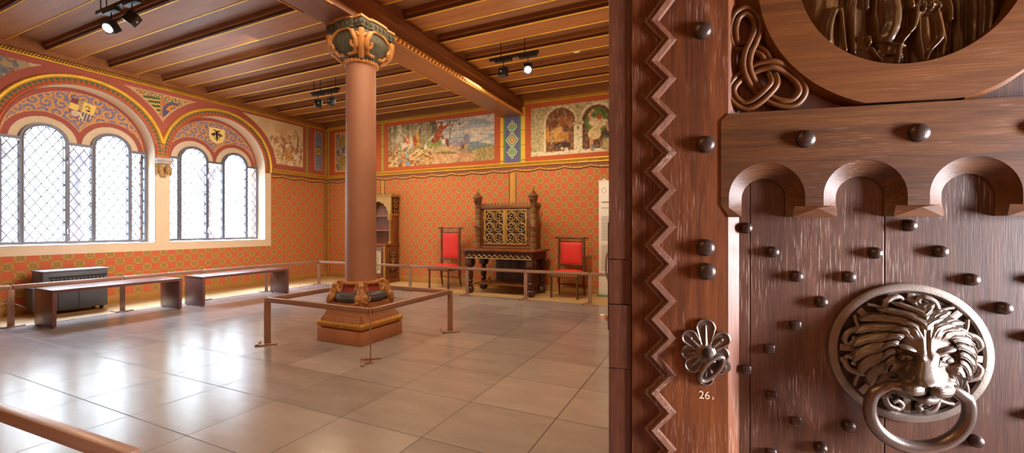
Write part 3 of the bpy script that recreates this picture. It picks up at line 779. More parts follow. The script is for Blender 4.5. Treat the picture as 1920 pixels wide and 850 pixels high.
for wi, c0 in enumerate(CC):
    c = c0 + .02
    wn = thing('window_%d' % (wi + 1), ('broad' if wi == 0 else 'farther') + ' round-arched window of leaded lights', None, kind='structure')
    zb, zt = .995, 2.60; zl = 2.575
    out = [(c - .895, zb), (c + .895, zb), (c + .895, zt)]
    for sg in (1, -1):
        out += [(c + sg * .405 + .272 * math.cos(a), zl + .272 * math.sin(a)) for a in np.linspace(.09, PI - .09, 25)]
    out += [(c - .895, zt)]
    holes = []; panes = []
    for a, b in ((-.86, -.675), (-.135, .135), (.675, .86)):
        holes.append([(c + a, zb + .045), (c + b, zb + .045), (c + b, zt - .04), (c + a, zt - .04)]); panes.append((c + a, c + b, None))
    for s_ in (-.405, .405):
        holes.append(light_outline(c + s_, .222, zb + .045, zl)); panes.append((c + s_ - .222, c + s_ + .222, c + s_))
    fr = MB(); fr.plate([out] + holes, fL, XW + .03, XW - .03)
    # raised casement beads
    for s_ in (-.405, .405):
        pts = [(XW + .032, a, b) for a, b in [(c + s_ - .235, zb + .03), (c + s_ + .235, zb + .03)] + arc(c + s_, zl, .235, 0, PI, 24)]
        fr.tube(pts, .010, 6, closed=True)
    fro = fr.build('window_frame', METAL, wn)
    for a, b, cc in panes:
        le = MB(); dx, dz = .062, .098
        ztop = zt - .04 if cc is None else zl + .222
        def inside(y, z):
            if y < a or y > b or z < zb + .045: return False
            if cc is None: return z < zt - .04
            return z < zl or math.hypot(y - cc, z - zl) < .222
        H = ztop - zb
        for sg in (1, -1):
            k = -40
            while k < 60:
                # line: z = zb + sg*(y-a)*dz/dx*... clipped numerically
                seg = []
                for i in range(0, 161):
                    y = a + (b - a) * i / 160; z = zb + .045 + k * 2 * dz + sg * (y - a) * (dz / dx) * 1.0
                    if inside(y, z): seg.append((XW, y, z))
                    elif seg: break
                if len(seg) > 2: le.tube([seg[0], seg[-1]], .0066, 4)
                k += 1
        # saddle bars
        for z in np.arange(zb + .3, ztop - .05, .34):
            ys = [y for y in np.linspace(a, b, 60) if inside(y, z)]
            if len(ys) > 1: le.tube([(XW + .008, ys[0], z), (XW + .008, ys[-1], z)], .004, 4)
        bp = ([(a + .012, zb + .057), (b - .012, zb + .057), (b - .012, zt - .052), (a + .012, zt - .052)] if cc is None else light_outline(cc, .207, zb + .057, zl))
        le.tube([(XW, y, z) for y, z in bp], .0045, 4, closed=True)
        lo = le.build('lead_lattice', LEAD, wn, smooth=0)
        gl = MB()
        ol = ([(a, zb + .045), (b, zb + .045), (b, zt - .04), (a, zt - .04)] if cc is None else light_outline(cc, .222, zb + .045, zl))
        gl.plate([ol], fL, XW - .001, XW - .004)
        gl.build('glass_pane', GLASS, lo, smooth=0)
    h = MB()
    for z in (1.20, 2.28):
        h.tube(smoothpath([(XW + .035, c - .155, z - .05), (XW + .06, c - .165, z), (XW + .05, c - .150, z + .06), (XW + .035, c - .16, z + .08)], 5), .006, 6)
    h.build('window_catch', CHROME, wn)
    # tympanum wall above the lights
    tl = [(c - .95, zt - .02)] + [(c + .95, zt - .02)] + [(c + .95, ZS + .97), (c - .95, ZS + .97)]
    body = [(c0 - .99, zt - .03)]
    for s_ in (-.405, .405):
        body += [(c + s_ + .24 * math.cos(a), zl + .24 * math.sin(a)) for a in np.linspace(PI - .02, .02, 25)]
    body += [(c0 + .99, zt - .03), (c0 + .99, ZS + .99), (c0 - .99, ZS + .99)]
    MB().plate([body], fL, XL - .302, XL - .42).build('tympanum', CREAM, wn, smooth=0)
    def keep(U, Z, c=c, zl=zl, zt=zt):
        r1 = np.hypot(U - c + .405, Z - zl); r2 = np.hypot(U - c - .405, Z - zl)
        return (np.minimum(r1, r2) > .25) & (Z > zt - .03) & (np.hypot(U - c, Z - ZS) < .96)
    paint_grid('tympanum_painting', c - .95, c + .95, zt - .04, ZS + .96, .0085, lambda U, V: np.stack([np.full(U.shape, XL - .285), U, V], -1), tymp_col(c, wi + 1), keep, PAINT, wn,
               'blue scrollwork with a ' + ('quartered coat of arms' if wi == 0 else 'gold shield bearing a black eagle'))
    # outside stone colonnettes and their jambs
    for yj in (c + .90, c - 1.20):
        MB().box(-10.0, -9.46, yj, yj + .30, .75, 3.0).build('outer_jamb', STONE, wn, smooth=0)
    for dy in (-.80, .09):
        s = MB(); yy = c + dy; xx = -9.72
        s.lathe([(.10, .9), (.10, 1.0), (.14, 1.02), (.15, 1.08), (.11, 1.13), (.13, 1.18), (.085, 1.24), (.08, 2.10), (.10, 2.14), (.09, 2.17), (.12, 2.26), (.17, 2.36), (.19, 2.44)], xx, yy, 20)
        s.bbox(xx - .2, xx + .2, yy - .20, yy + .20, 2.44, 2.56, .02)
        for kk in range(8):
            a = kk * PI / 4; s.ell((xx + .13 * math.cos(a), yy + .13 * math.sin(a), 2.33), (.05, .05, .07), nu=8, nv=6)
        s.build('stone_colonnette', STONE, wn)
    MB().box(-9.95, -9.44, c - 1.1, c + 1.1, .75, .92).build('outer_sill', STONE, wn, smooth=0)
# corbel with carved heads at the top of the pier
GST = plain('gilded_stone', '#b3905a', .6, .1, .3, 40, .5)
cb = MB()
cb.bbox(XL - .02, XL + .13, 4.235, 4.485, 2.44, 2.50, .01)
cb.bbox(XL - .01, XL + .105, 4.245, 4.475, 2.40, 2.44, .01)
cbo = cb.build('corbel', STONE, arch, label='stone capital block over the pier')
for s_ in (-1, 1):
    hd = MB()
    y = 4.36 + s_ * .055
    hd.ell((XL + .055, y, 2.30), (.05, .046, .085)); hd.ell((XL + .10, y + s_ * .004, 2.29), (.014, .012, .026), nu=8, nv=6)
    hd.ell((XL + .085, y, 2.245), (.025, .026, .024)); hd.ell((XL + .09, y, 2.335), (.02, .036, .014))
    for q in range(5): hd.tube(smoothpath([(XL + .03, y + s_ * (.02 + .006 * q), 2.38), (XL + .06, y + s_ * .058, 2.33 - .02 * q), (XL + .03, y + s_ * .05, 2.24 - .012 * q)], 4), .012, 6)
    hd.ell((XL + .03, y - s_ * .03, 2.20), (.035, .03, .05))
    hd.build('carved_head', GST, arch)
# ------------------------------------------------------------- column
CXc, CYc = -3.64, 3.72
colm = thing('stone_column', 'tall smooth stone column with carved capital and four crouching beasts at its foot', 'column', (CXc, CYc, 0))
PLI = wood('plinth_stone', '#a06a48', '#b57c56', '#c08a64', 2, .5, .5, bmp=.1)
CARVB = plain('carved_beast_stone', '#a8743f', .5, .1, .5, 34, .6)
CARV = plain('carved_ochre_stone', '#b5743c', .55, .05, .35, 30, .5)
def sq(mb, prof, M=None):
    vs = []; fs = []
    for h, z in prof: vs += [(-h, -h, z), (h, -h, z), (h, h, z), (-h, h, z)]
    for j in range(len(prof) - 1):
        for i in range(4): fs.append((j * 4 + i, j * 4 + (i + 1) % 4, (j + 1) * 4 + (i + 1) % 4, (j + 1) * 4 + i))
    fs.append((3, 2, 1, 0)); k = (len(prof) - 1) * 4; fs.append((k, k + 1, k + 2, k + 3)); mb.add(vs, fs)
b = MB(); b.bbox(-.325, .325, -.325, .325, 0, .152, .006); b.build('plinth', PLI, colm)
b = MB(); sq(b, [(.30, .150), (.30, .235), (.285, .26), (.262, .30), (.256, .345), (.256, .425), (.25, .43)])
bo = b.build('base_block', PLI, colm, smooth=20)
b = MB()
for i in range(4):
    M = Matrix.Rotation(i * PI / 2, 4, 'Z')
    # rope moulding
    n = 26
    for k in range(n):
        x = -.30 + .60 * (k + .5) / n
        p = [Vector((x - .018, -.300, .166)), Vector((x - .006, -.322, .180)), Vector((x + .006, -.325, .205)), Vector((x + .018, -.304, .228))]
        b.tube([M @ q for q in p], [.009, .0135, .0135, .009], 6)
    b.ell(M @ Vector((-.308, -.308, .197)), (.030, .030, .034), nu=10, nv=8)
b.build('rope_moulding', OGOLD, colm)
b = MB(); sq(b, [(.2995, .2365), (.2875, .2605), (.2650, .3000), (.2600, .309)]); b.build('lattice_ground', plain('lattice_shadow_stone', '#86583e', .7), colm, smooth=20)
b = MB()
for i in range(4):
    M = Matrix.Rotation(i * PI / 2, 4, 'Z')
    for k in range(22):
        x = -.262 + .524 * k / 21
        for s_ in (-1, 1):
            if abs(x + s_ * .022) > .272: continue
            b.tube([M @ Vector((x, -.301, .240)), M @ Vector((x + s_ * .022, -.282, .273)), M @ Vector((x, -.264, .306))], .0055, 5)
    for z, y in ((.236, -.300), (.311, -.262)): b.tube([M @ Vector((-.27, y, z)), M @ Vector((.27, y, z))], .0055, 5)
b.build('lattice_band', PLI, colm)
b = MB(); b.lathe([(.22, .425), (.268, .44), (.290, .475), (.275, .515), (.225, .54)], n=40); b.build('base_torus', plain('dark_slate', '#4e4b4c', .5, 0, .1, 6), colm)
b = MB(); b.lathe([(.215, .532), (.205, .56), (.185, .60), (.176, .615)], n=40); b.build('base_scotia', plain('red_scotia', '#8a3028', .55, 0, .1, 6), colm)
b = MB(); b.lathe([(.170, .60), (.192, .618), (.198, .632), (.188, .648), (.172, .652)], n=40)
for k in range(30):
    a = 2 * PI * k / 30; b.ell((.192 * math.cos(a), .192 * math.sin(a), .628), (.016, .016, .020), nu=6, nv=5)
b.build('base_ring', CARV, colm)
b = MB(); b.lathe([(.176, .645), (.170, .68), (.168, 1.2), (.166, 2.2), (.163, 3.02), (.166, 3.10)], n=56); b.build('shaft', SHAFT, colm)
# crouching beast climbing from block corner to the shaft (local: +x outward)
def beast(M):
    m = MB()
    def E(c, r, ry=0):
        c = (c[0] * 1.07, c[1], c[2]); r = tuple(q * 1.12 for q in r)
        m.ell(M @ Vector(c), r, M.to_3x3().to_4x4() @ Matrix.Rotation(ry, 4, 'Y'), nu=14, nv=10)
    E((.265, 0, .50), (.050, .052, .085), -.25); E((.285, 0, .455), (.05, .058, .045)); E((.235, 0, .575), (.040, .040, .060), -.7); E((.255, 0, .60), (.035, .034, .035))
    E((.205, 0, .63), (.034, .034, .030), .3); E((.188, 0, .618), (.022, .020, .018))
    for s_ in (-1, 1):
        E((.30, s_ * .048, .475), (.034, .024, .045)); E((.315, s_ * .05, .437), (.034, .018, .014)); E((.222, s_ * .034, .648), (.012, .008, .016))
        m.tube([M @ Vector(q) for q in smoothpath([(.25, s_ * .040, .575), (.226, s_ * .062, .53), (.205, s_ * .060, .558), (.195, s_ * .05, .60)], 4)], [.02] * 6 + [.015] * 7, 8)
        m.ell(M @ Vector((.195, s_ * .05, .607)), (.02, .018, .015), nu=8, nv=6)
    for q in range(12):
        t = q / 11; E((.322 - .075 * t * t - .012 * math.sin(t * 3), .012 * (-1) ** q, .46 + .165 * t), (.018, .02, .022))
    m.tube([M @ Vector(q) for q in smoothpath([(.31, 0, .44), (.325, .05, .445), (.30, .085, .46), (.28, .09, .50)], 5)], .010, 6)
    return m
for i in range(4):
    M = Matrix.Rotation(PI / 4 + i * PI / 2, 4, 'Z')
    o = beast(M).build('carved_beast', CARVB, colm, smooth=60)
    r = o.modifiers.new('remesh', 'REMESH'); r.mode = 'VOXEL'; r.voxel_size = .007; r.use_smooth_shade = True
    s_ = o.modifiers.new('smooth', 'SMOOTH'); s_.factor = .5; s_.iterations = 2
# capital
DSL = plain('dark_green_stone', '#4d4a3c', .6, 0, .25, 24, .5)
LEAF = plain('ochre_leaf_stone', '#b98046', .55, .05, .18, 14, .3)
vs = []; fs = []; nseg = 64
prof = [(.168, 3.10, 0), (.21, 3.15, .1), (.262, 3.22, .35), (.288, 3.30, .6), (.275, 3.37, .8), (.262, 3.42, .9)]
for r, z, q in prof:
    e = 2 + 3.5 * q
    for i in range(nseg):
        a = 2 * PI * i / nseg; c, s_ = math.cos(a), math.sin(a); rr = r * (1 - q * .08) / ((abs(c) ** e + abs(s_) ** e) ** (1 / e))
        vs.append((rr * c, rr * s_, z))
for j in range(len(prof) - 1):
    for i in range(nseg): fs.append((j * nseg + i, j * nseg + (i + 1) % nseg, (j + 1) * nseg + (i + 1) % nseg, (j + 1) * nseg + i))
fs.append(tuple((len(prof) - 1) * nseg + i for i in range(nseg)))
b = MB(); b.add(vs, fs); cap = b.build('capital', DSL, colm, smooth=60)
b = MB()
for i in range(4):
    M = Matrix.Rotation(i * PI / 2, 4, 'Z')
    def surf(x, z, o=.0):
        # y on the bell front for |x|
        for j in range(len(prof) - 1):
            if prof[j][1] <= z <= prof[j + 1][1]:
                t = (z - prof[j][1]) / (prof[j + 1][1] - prof[j][1]); r = prof[j][0] * (1 - t) + prof[j + 1][0] * t; q = prof[j][2] * (1 - t) + prof[j + 1][2] * t
                break
        else: r, q = (.168, 0) if z < 3.1 else (.262, .9)
        e = 2 + 3.5 * q; R = r * (1 - q * .08); k = max(R ** e - abs(x) ** e, (R * .35) ** e)
        return M @ Vector((x, -(k ** (1 / e)) - o, z))
    for s_ in (-1, 1):
        pts = [(0 + s_ * .04, 3.15), (s_ * .115, 3.165), (s_ * .168, 3.25), (s_ * .158, 3.33), (s_ * .085, 3.40), (0, 3.415)]
        b.tube([surf(x, z, .012) for x, z in [(p.x, p.y) for p in smoothpath([(x, z, 0) for x, z in pts], 5)]], .020, 8, flat=.8)
        # curled volute at the corner
        b.tube([surf(x, z, .03) for x, z in [(p.x, p.y) for p in smoothpath([(s_ * .15, 3.36, 0), (s_ * .19, 3.28, 0), (s_ * .165, 3.20, 0), (s_ * .13, 3.22, 0), (s_ * .145, 3.26, 0)], 5)]], [.026] * 10 + [.018] * 11, 8)
    fan = MB()
    for x in (-.06, -.03, 0, .03, .06): fan.tube([surf(x * .4, 3.19, .0), surf(x, 3.28, .004), surf(x * 1.1, 3.36, .0)], .006, 5)
    fan.build('niche_fluting', DSL, colm)
    # corner stalk
    Mc = Matrix.Rotation(PI / 4 + i * PI / 2, 4, 'Z')
    b.tube([Mc @ Vector(q) for q in ((.20, 0, 3.13), (.275, 0, 3.20), (.325, 0, 3.30), (.345, 0, 3.39))], [.030, .038, .045, .028], 10)
    for s_ in (-1, 1): b.tube([Mc @ Vector(q) for q in smoothpath([(.22, s_ * .05, 3.16), (.305, s_ * .06, 3.24), (.335, s_ * .055, 3.33), (.35, s_ * .02, 3.30)], 4)], .018, 6)
b.build('capital_leaves', LEAF, colm, smooth=60)
b = MB(); b.lathe([(.165, 3.075), (.188, 3.085), (.192, 3.10), (.182, 3.12), (.168, 3.125)], n=40)
for k in range(28):
    a = 2 * PI * k / 28; b.ell((.186 * math.cos(a), .186 * math.sin(a), 3.10), (.016, .016, .022), nu=6, nv=5)
b.build('neck_ring', LEAF, colm)
def about(h, bulge):
    L = []
    for i in range(4):
        M = Matrix.Rotation(i * PI / 2, 4, 'Z')
        for x, y in ((-h, -h), (-h * .52, -h * .96), (-h * .45, -h - bulge * .6), (-h * .2, -h - bulge), (h * .2, -h - bulge), (h * .45, -h - bulge * .6), (h * .52, -h * .96)):
            q = M @ Vector((x, y, 0)); L.append((q.x, q.y))
    return L
b = MB(); b.plate([about(.258, .02)], lambda a, c, d: Vector((a, c, d)), 3.415, 3.505)
for i in range(4):
    M = Matrix.Rotation(i * PI / 2, 4, 'Z')
    for k in range(9):
        b.ell(M @ Vector((-.24 + .06 * k, -.262 - (.018 if 2 < k < 6 else 0), 3.46)), (.020, .010, .026), nu=8, nv=6)
b.build('abacus', DSL, colm)
b = MB(); b.plate([about(.268, .022)], lambda a, c, d: Vector((a, c, d)), 3.505, 3.53); b.build('abacus_top', LEAF, colm)

# ------------------------------------------------------------- low museum barriers
def barrier(name, label, pts, closed, ang, rh=.515, posts=None, rail_skip=(), feet=None, metal=TAUPE):
    t = thing(name, label, 'barrier', (pts[0][0], pts[0][1], 0), group=None)
    o0 = Vector((pts[0][0], pts[0][1], 0))
    n = len(pts)
    for i, (x, y) in enumerate(pts):
        M = Matrix.Translation(Vector((x, y, 0)) - o0) @ Matrix.Rotation(ang[i], 4, 'Z')
        p = MB(); p.bbox(-.032, .032, -.006, .006, .006, rh - .012, .002, M)
        po = p.build('post', metal, t)
        f = MB(); f.bbox(-.105, .105, -.085, -.055, .0, .014, .002, M); f.bbox(-.105, -.075, -.085, .10, .0, .014, .002, M); f.bbox(-.04, .04, -.07, .02, 0.0005, .010, .002, M)
        f.build('foot', metal, po)
    rng = range(n if closed else n - 1)
    for i in rng:
        if i in rail_skip: continue
        a = Vector((*pts[i], 0)) - o0; b_ = Vector((*pts[(i + 1) % n], 0)) - o0
        d = b_ - a; L = d.length; M = Matrix.Translation(a) @ Matrix.Rotation(math.atan2(d.y, d.x), 4, 'Z')
        r = MB(); r.bbox(.012, L - .012, -.020, .020, rh - .05, rh, .003, M)
        r.bbox(.02, L - .02, -.0225, -.018, rh - .036, rh - .022, .001, M)
        r.build('rail', metal, t)
    return t
q = PI / 4
barrier('low_barrier', 'low bronze metal barrier boxed around the foot of the stone column', [(-4.33, 3.07), (-2.87, 3.05), (-2.86, 4.37), (-4.32, 4.38)], True, [q, -q, q, -q], .50)
barrier('low_barrier', 'long low metal barrier running along the window wall and the back wall', [(-8.05, .2), (-8.04, 1.12), (-8.03, 2.24), (-8.0, 3.36), (-7.98, 4.47), (-7.93, 5.6), (-7.86, 6.78), (-6.55, 6.80), (-5.38, 6.80), (-4.08, 6.80), (-2.92, 6.82), (-1.80, 6.86), (-.6, 6.86)], False, [PI / 2] * 6 + [q] + [0] * 6, .52)
barrier('low_barrier', 'low metal barrier rail crossing the bottom left corner in the foreground', [(-3.15, .70), (-1.73, .765)], False, [0, .1], .505)

# ------------------------------------------------------------- benches
def bench(label, x0, x1, y0, y1):
    t = thing('bench', label, 'bench', ((x0 + x1) / 2, (y0 + y1) / 2, 0)); w = (x1 - x0) / 2; l = (y1 - y0) / 2
    b = MB(); b.bbox(-w, w, -l, l, .435, .475, .003); b.build('seat', BENCH, t)
    for s_ in (-1, 1):
        b = MB(); ya, yb = (-l, -l + .04) if s_ < 0 else (l - .04, l); b.bbox(-w, w, ya, yb, .012, .4345, .003)
        lg = b.build('leg', BENCH, t)
        for x in (-w + .04, w - .04): MB().lathe([(.014, 0), (.014, .0125)], x, (ya + yb) / 2, 10).build('glide', BLACK, lg)
bench('long brown slab bench standing in front of the dark grey heater', -7.88, -7.37, 2.40, 3.83)
bench('long brown slab bench farther back, nearer the room corner', -7.74, -7.26, 4.06, 5.58)

# ------------------------------------------------------------- dark grey climate unit
t = thing('heater', 'dark grey boxy climate unit on castors against the wall under the window', 'heater', (-8.68, 3.03, 0))
b = MB(); b.bbox(-.17, .18, -.36, .36, .055, .615, .012); bo = b.build('casing', GREY, t)
b = MB(); b.bbox(-.18, .195, -.37, .37, .612, .635, .006); b.build('top_panel', plain('heater_top', '#7a7e8a', .35, .1, .05, 8, 0), t)
b = MB(); b.box(.178, .186, -.30, .34, .52, .545)
for k in range(14): b.box(.178, .185, -.28 + k * .044, -.256 + k * .044, .47, .51)
b.build('air_grille', BLACK, t)
for q_ in (-.20, .02): MB().box(.1795, .183, q_, q_ + .005, .06, .45).build('panel_seam', BLACK, t)
b = MB(); b.bbox(-.14, .12, -.44, -.362, .08, .40, .01); b.build('side_tank', GREY, t)
for x in (-.12, .13):
    for y in (-.3, .3):
        b = MB(); b.cyl((x, y - .014, .028), (x, y + .014, .028), .028, 14); b.box(x - .015, x + .015, y - .02, y + .02, .045, .056); b.build('castor', BLACK, t)
b = MB(); b.tube(smoothpath([(-8.72, 2.58, .12), (-8.70, 2.40, .22), (-8.8, 2.2, .16), (-8.85, 2.0, .02), (-8.8, 1.8, .01)], 8), .008, 6)
c_ = b.build('power_cable', plain('cable_grey', '#a8a4a0', .5), None, smooth=60); c_['label'] = 'thin grey cable looping beside the climate unit'; c_['category'] = 'cable'

# ------------------------------------------------------------- carved chairs
def chair(label, x0, x1, y0, y1, top, back_lo, back_hi):
    w = (x1 - x0) / 2; d = (y1 - y0) / 2
    t = thing('upholstered_chair', label, 'chair', ((x0 + x1) / 2, (y0 + y1) / 2, 0), group=None)
    for sx in (-1, 1):
        for sy in (-1, 1):
            x = sx * (w - .025); y = sy * (d - .025); b = MB()
            if sy < 0:
                b.lathe([(.014, 0), (.022, .012), (.018, .03)], x, y, 12); b.twist(x, y, .03, .36, .019, 4.5, amp=.22); b.box(x - .024, x + .024, y - .024, y + .024, .36, .43)
            else:
                b.box(x - .02, x + .02, y - .02, y + .02, .22, .43); b.tube([(x, y + .05, 0), (x, y + .02, .12), (x, y, .23)], [.014, .018, .02], 8)
            b.build('leg', CHAIRW, t)
    b = MB(); b.bbox(-w, w, -d, -d + .05, .37, .425, .004); b.bbox(-w, w, d - .05, d, .37, .425, .004); b.bbox(-w, -w + .05, -d + .05, d - .05, .37, .425, .003); b.bbox(w - .05, w, -d + .05, d - .05, .37, .425, .003)
    fr = b.build('seat_frame', CHAIRW, t)
    b = MB()
    for k in range(13): b.ell((-w + .04 + (2 * w - .08) * k / 12, -d - .002, .398), (.011, .006, .011), nu=8, nv=6)
    b.build('carved_beads', OGOLD, fr)
    vs = []; n = 14
    b = MB(); bm = bmesh.new(); bmesh.ops.create_grid(bm, x_segments=14, y_segments=14, size=1)
    co = [v.co.copy() for v in bm.verts]; fcs = [tuple(v.index for v in f.verts) for f in bm.faces]; bm.free()
    dome = lambda u, v: .055 * (1 - abs(u) ** 4) ** .5 * (1 - abs(v) ** 4) ** .5
    b.add([(c.x * (w - .012), c.y * (d - .012), .424 + .012 + dome(c.x, c.y)) for c in co], fcs)
    b.bbox(-w + .012, w - .012, -d + .012, d - .012, .422, .438, .003)
    b.build('seat', RED, t, smooth=50)
    pbk = MB(); bh = (back_lo + back_hi) / 2; hh = (back_hi - back_lo) / 2; yy = d - .02
    pbk.add([(c.x * (w - .062), yy - .016 - .5 * dome(c.x, c.y), bh + c.y * hh) for c in co], fcs)
    pbk.bbox(-w + .062, w - .062, yy - .018, yy + .016, back_lo, back_hi, .004)
    bo = pbk.build('backrest', RED, t, smooth=50)
    b = MB()
    for k in range(16):
        for xx in (-w + .066, w - .066): b.ell((xx, yy - .02, back_lo + .012 + (2 * hh - .024) * k / 15), (.005, .003, .005), nu=6, nv=4)
    for k in range(12):
        for zz in (back_lo + .008, back_hi - .008): b.ell((-w + .07 + (2 * w - .14) * k / 11, yy - .02, zz), (.005, .003, .005), nu=6, nv=4)
    b.build('nail_trim', OGOLD, bo)
    for sx in (-1, 1):
        x = sx * (w - .028); b = MB(); b.box(x - .02, x + .02, yy - .02, yy + .02, .425, back_lo + .01); b.twist(x, yy, back_lo + .01, back_hi - .01, .021, 5, amp=.2); b.box(x - .02, x + .02, yy - .02, yy + .02, back_hi - .01, top - .045)
        b.lathe([(.022, top - .045), (.03, top - .03), (.024, top - .01), (.012, top)], x, yy, 12)
        b.build('back_post', CHAIRW, t)
    MB().bbox(-w + .05, w - .05, yy - .018, yy + .018, back_hi, back_hi + .03, .004).build('back_rail', CHAIRW, t); MB().bbox(-w + .05, w - .05, yy - .018, yy + .018, back_lo - .035, back_lo, .004).build('back_rail', CHAIRW, t)
    b = MB()
    zt = top - .03
    pr = [(.006, -w - .055), (.02, -w - .045), (.022, -w - .03), (.012, -w - .02), (.013, -.05), (.02, -.03), (.014, 0), (.02, .03), (.013, .05), (.012, w + .02), (.022, w + .03), (.02, w + .045), (.006, w + .055)]
    b.lathe(pr, 0, 0, 12, Matrix.Translation((0, yy, zt)) @ Matrix.Rotation(PI / 2, 4, 'Y'))
    b.tube([(-w + .05, yy, back_hi + .05), (0, yy, back_hi + .062), (w - .05, yy, back_hi + .05)], .008, 8)
    b.build('crest_rail', CHAIRW, t)
    b = MB(); z = .15
    b.tube([(-w + .03, d - .02, .2), (w - .03, d - .02, .2)], .01, 8); b.build('stretcher', CHAIRW, t)
    return t
chair('tall-backed red upholstered chair with spiral posts, left of the turreted cabinet', -5.31, -4.80, 7.28, 7.76, 1.27, .60, 1.13)
chair('lower red upholstered chair with a crossbar top, right of the turreted cabinet', -2.62, -2.09, 7.19, 7.66, 1.09, .575, .98)

# ------------------------------------------------------------- writing table
T0 = (-3.585, 7.40)
t = thing('carved_table', 'dark carved table with bulbous legs and a zigzag apron, under the turreted cabinet', 'table', (*T0, 0))
b = MB(); b.bbox(-.76, .76, -.40, .40, .815, .84, .006); b.bbox(-.735, .735, -.375, .375, .795, .815, .004); b.build('tabletop', MIDW, t)
b = MB(); b.box(-.70, .70, -.35, -.32, .665, .795); b.box(-.70, .70, .32, .35, .665, .795); b.box(-.70, -.67, -.32, .32, .665, .795); b.box(.67, .70, -.32, .32, .665, .795)
ap = b.build('apron', DARKW, t)
b = MB()
n = 12
pts = []
for i in range(2 * n + 1): pts.append((-.66 + 1.32 * i / (2 * n), -.354, .692 if i % 2 == 0 else .745))
b.tube(pts, .0075, 5); b.tube([(-.68, -.354, .676), (.68, -.354, .676)], .006, 5)
b.build('zigzag_moulding', plain('brass_line', '#b59a5c', .4, .3, .1, 20), ap)
b = MB()
for i in range(30): b.box(-.69 + i * .0463, -.69 + i * .0463 + .024, -.358, -.348, .768, .79)
for i in range(14): b.box(.698, .706, -.33 + i * .047, -.33 + i * .047 + .024, .768, .79)
b.tube([(.702, -.3, .70), (.702, .3, .70)], .005, 5); b.build('dentil_moulding', DARKW, ap)
for x, y in ((-.63, -.27), (.63, -.27), (-.63, .27), (.63, .27)):
    b = MB(); b.bbox(x - .07, x + .07, y - .07, y + .07, .52, .6645, .006)
    b.tube(smoothpath([(x + .075, y, .65), (x + .10, y, .60), (x + .085, y, .54), (x + .05, y, .51)], 4), .02, 8)
    b.lathe([(.05, .52), (.035, .50), (.055, .475), (.05, .45), (.06, .40), (.062, .33), (.05, .28), (.04, .26), (.058, .235), (.058, .215), (.038, .19), (.045, .17), (.07, .155), (.05, .14)], x, y, 24)
    b.ell((x, y, .072), (.078, .078, .072), nu=20, nv=12)
    lg = b.build('leg', DARKW, t)
    b = MB()
    for a in (-.03, 0, .03):
        for c_ in (-.03, 0, .03): b.ell((x + a, y - .071, .595 + c_), (.012, .005, .012), nu=8, nv=6)
    for k in range(8):
        a = 2 * PI * k / 8; b.tube(smoothpath([(x + .05 * math.cos(a), y + .05 * math.sin(a), .14), (x + .08 * math.cos(a), y + .08 * math.sin(a), .08), (x + .06 * math.cos(a), y + .06 * math.sin(a), .02)], 3), .010, 5)
    b.build('leg_carving', plain('worn_carving', '#6d4a38', .45, 0, .3, 30, .3), lg)
b = MB(); b.bbox(-.56, .62, -.24, .30, .17, .195, .004); b.build('shelf', MIDW, t)
b = MB()
for k in range(5): b.bbox(-.36 + k * .18, -.36 + k * .18 + .172, .30, .315, .197, .6645, .002)
b.build('back_panel', wood('plank_backing', '#3c2622', '#5c3f38', '#74544a', 2, 1.2, .5), t)
b = MB(); b.bbox(.62, .64, -.19, .19, .197, .6645, .003); b.build('side_panel', DARKW, t)
o = MB().lathe([(.022, 0), (.026, .02), (.018, .05), (.030, .065), (.030, .09), (.012, .10)], 0, 0, 16).build('wooden_pot', MIDW, None, loc=(-3.88, 7.30, .1955)); o['label'] = 'small turned wooden pot standing on the lower shelf of the carved table'; o['category'] = 'pot'

# ------------------------------------------------------------- turreted cabinet on the table
t = thing('turreted_cabinet', 'wooden cabinet with battlements, corner turrets and pierced scroll doors on the carved table', 'cabinet', (-3.575, 7.53, .8405))
CAB = wood('cabinet_wood', '#4a2a18', '#6e4224', '#8f6038', 0, 1.5, .4)
Hc = .83
b = MB(); b.bbox(-.585, .585, -.19, .21, 0, .055, .006); b.bbox(-.555, .555, -.165, .20, .055, Hc - .06, .004); b.bbox(-.58, .58, -.19, .21, Hc - .06, Hc - .02, .005)
body = b.build('body', CAB, t)
b = MB()
for k in range(15):
    x = -.52 + k * .0743 - .02; b.bbox(x, x + .044, -.188, -.165, Hc - .02, Hc + .055, .003)
for k in range(5):
    for s_ in (-1, 1): b.bbox(s_ * .575 - .012, s_ * .575 + .012, -.12 + k * .075, -.12 + k * .075 + .045, Hc - .02, Hc + .055, .003)
b.box(-.54, .54, -.186, -.168, Hc - .02, Hc + .012)
b.build('battlement', wood('battlement_wood', '#5e4026', '#8a6038', '#a87a4c', 0, 1.5, .45), t)
STRIP = plain('pale_gilt_frame', '#b08a4a', .45, .2, .15, 30, .2)
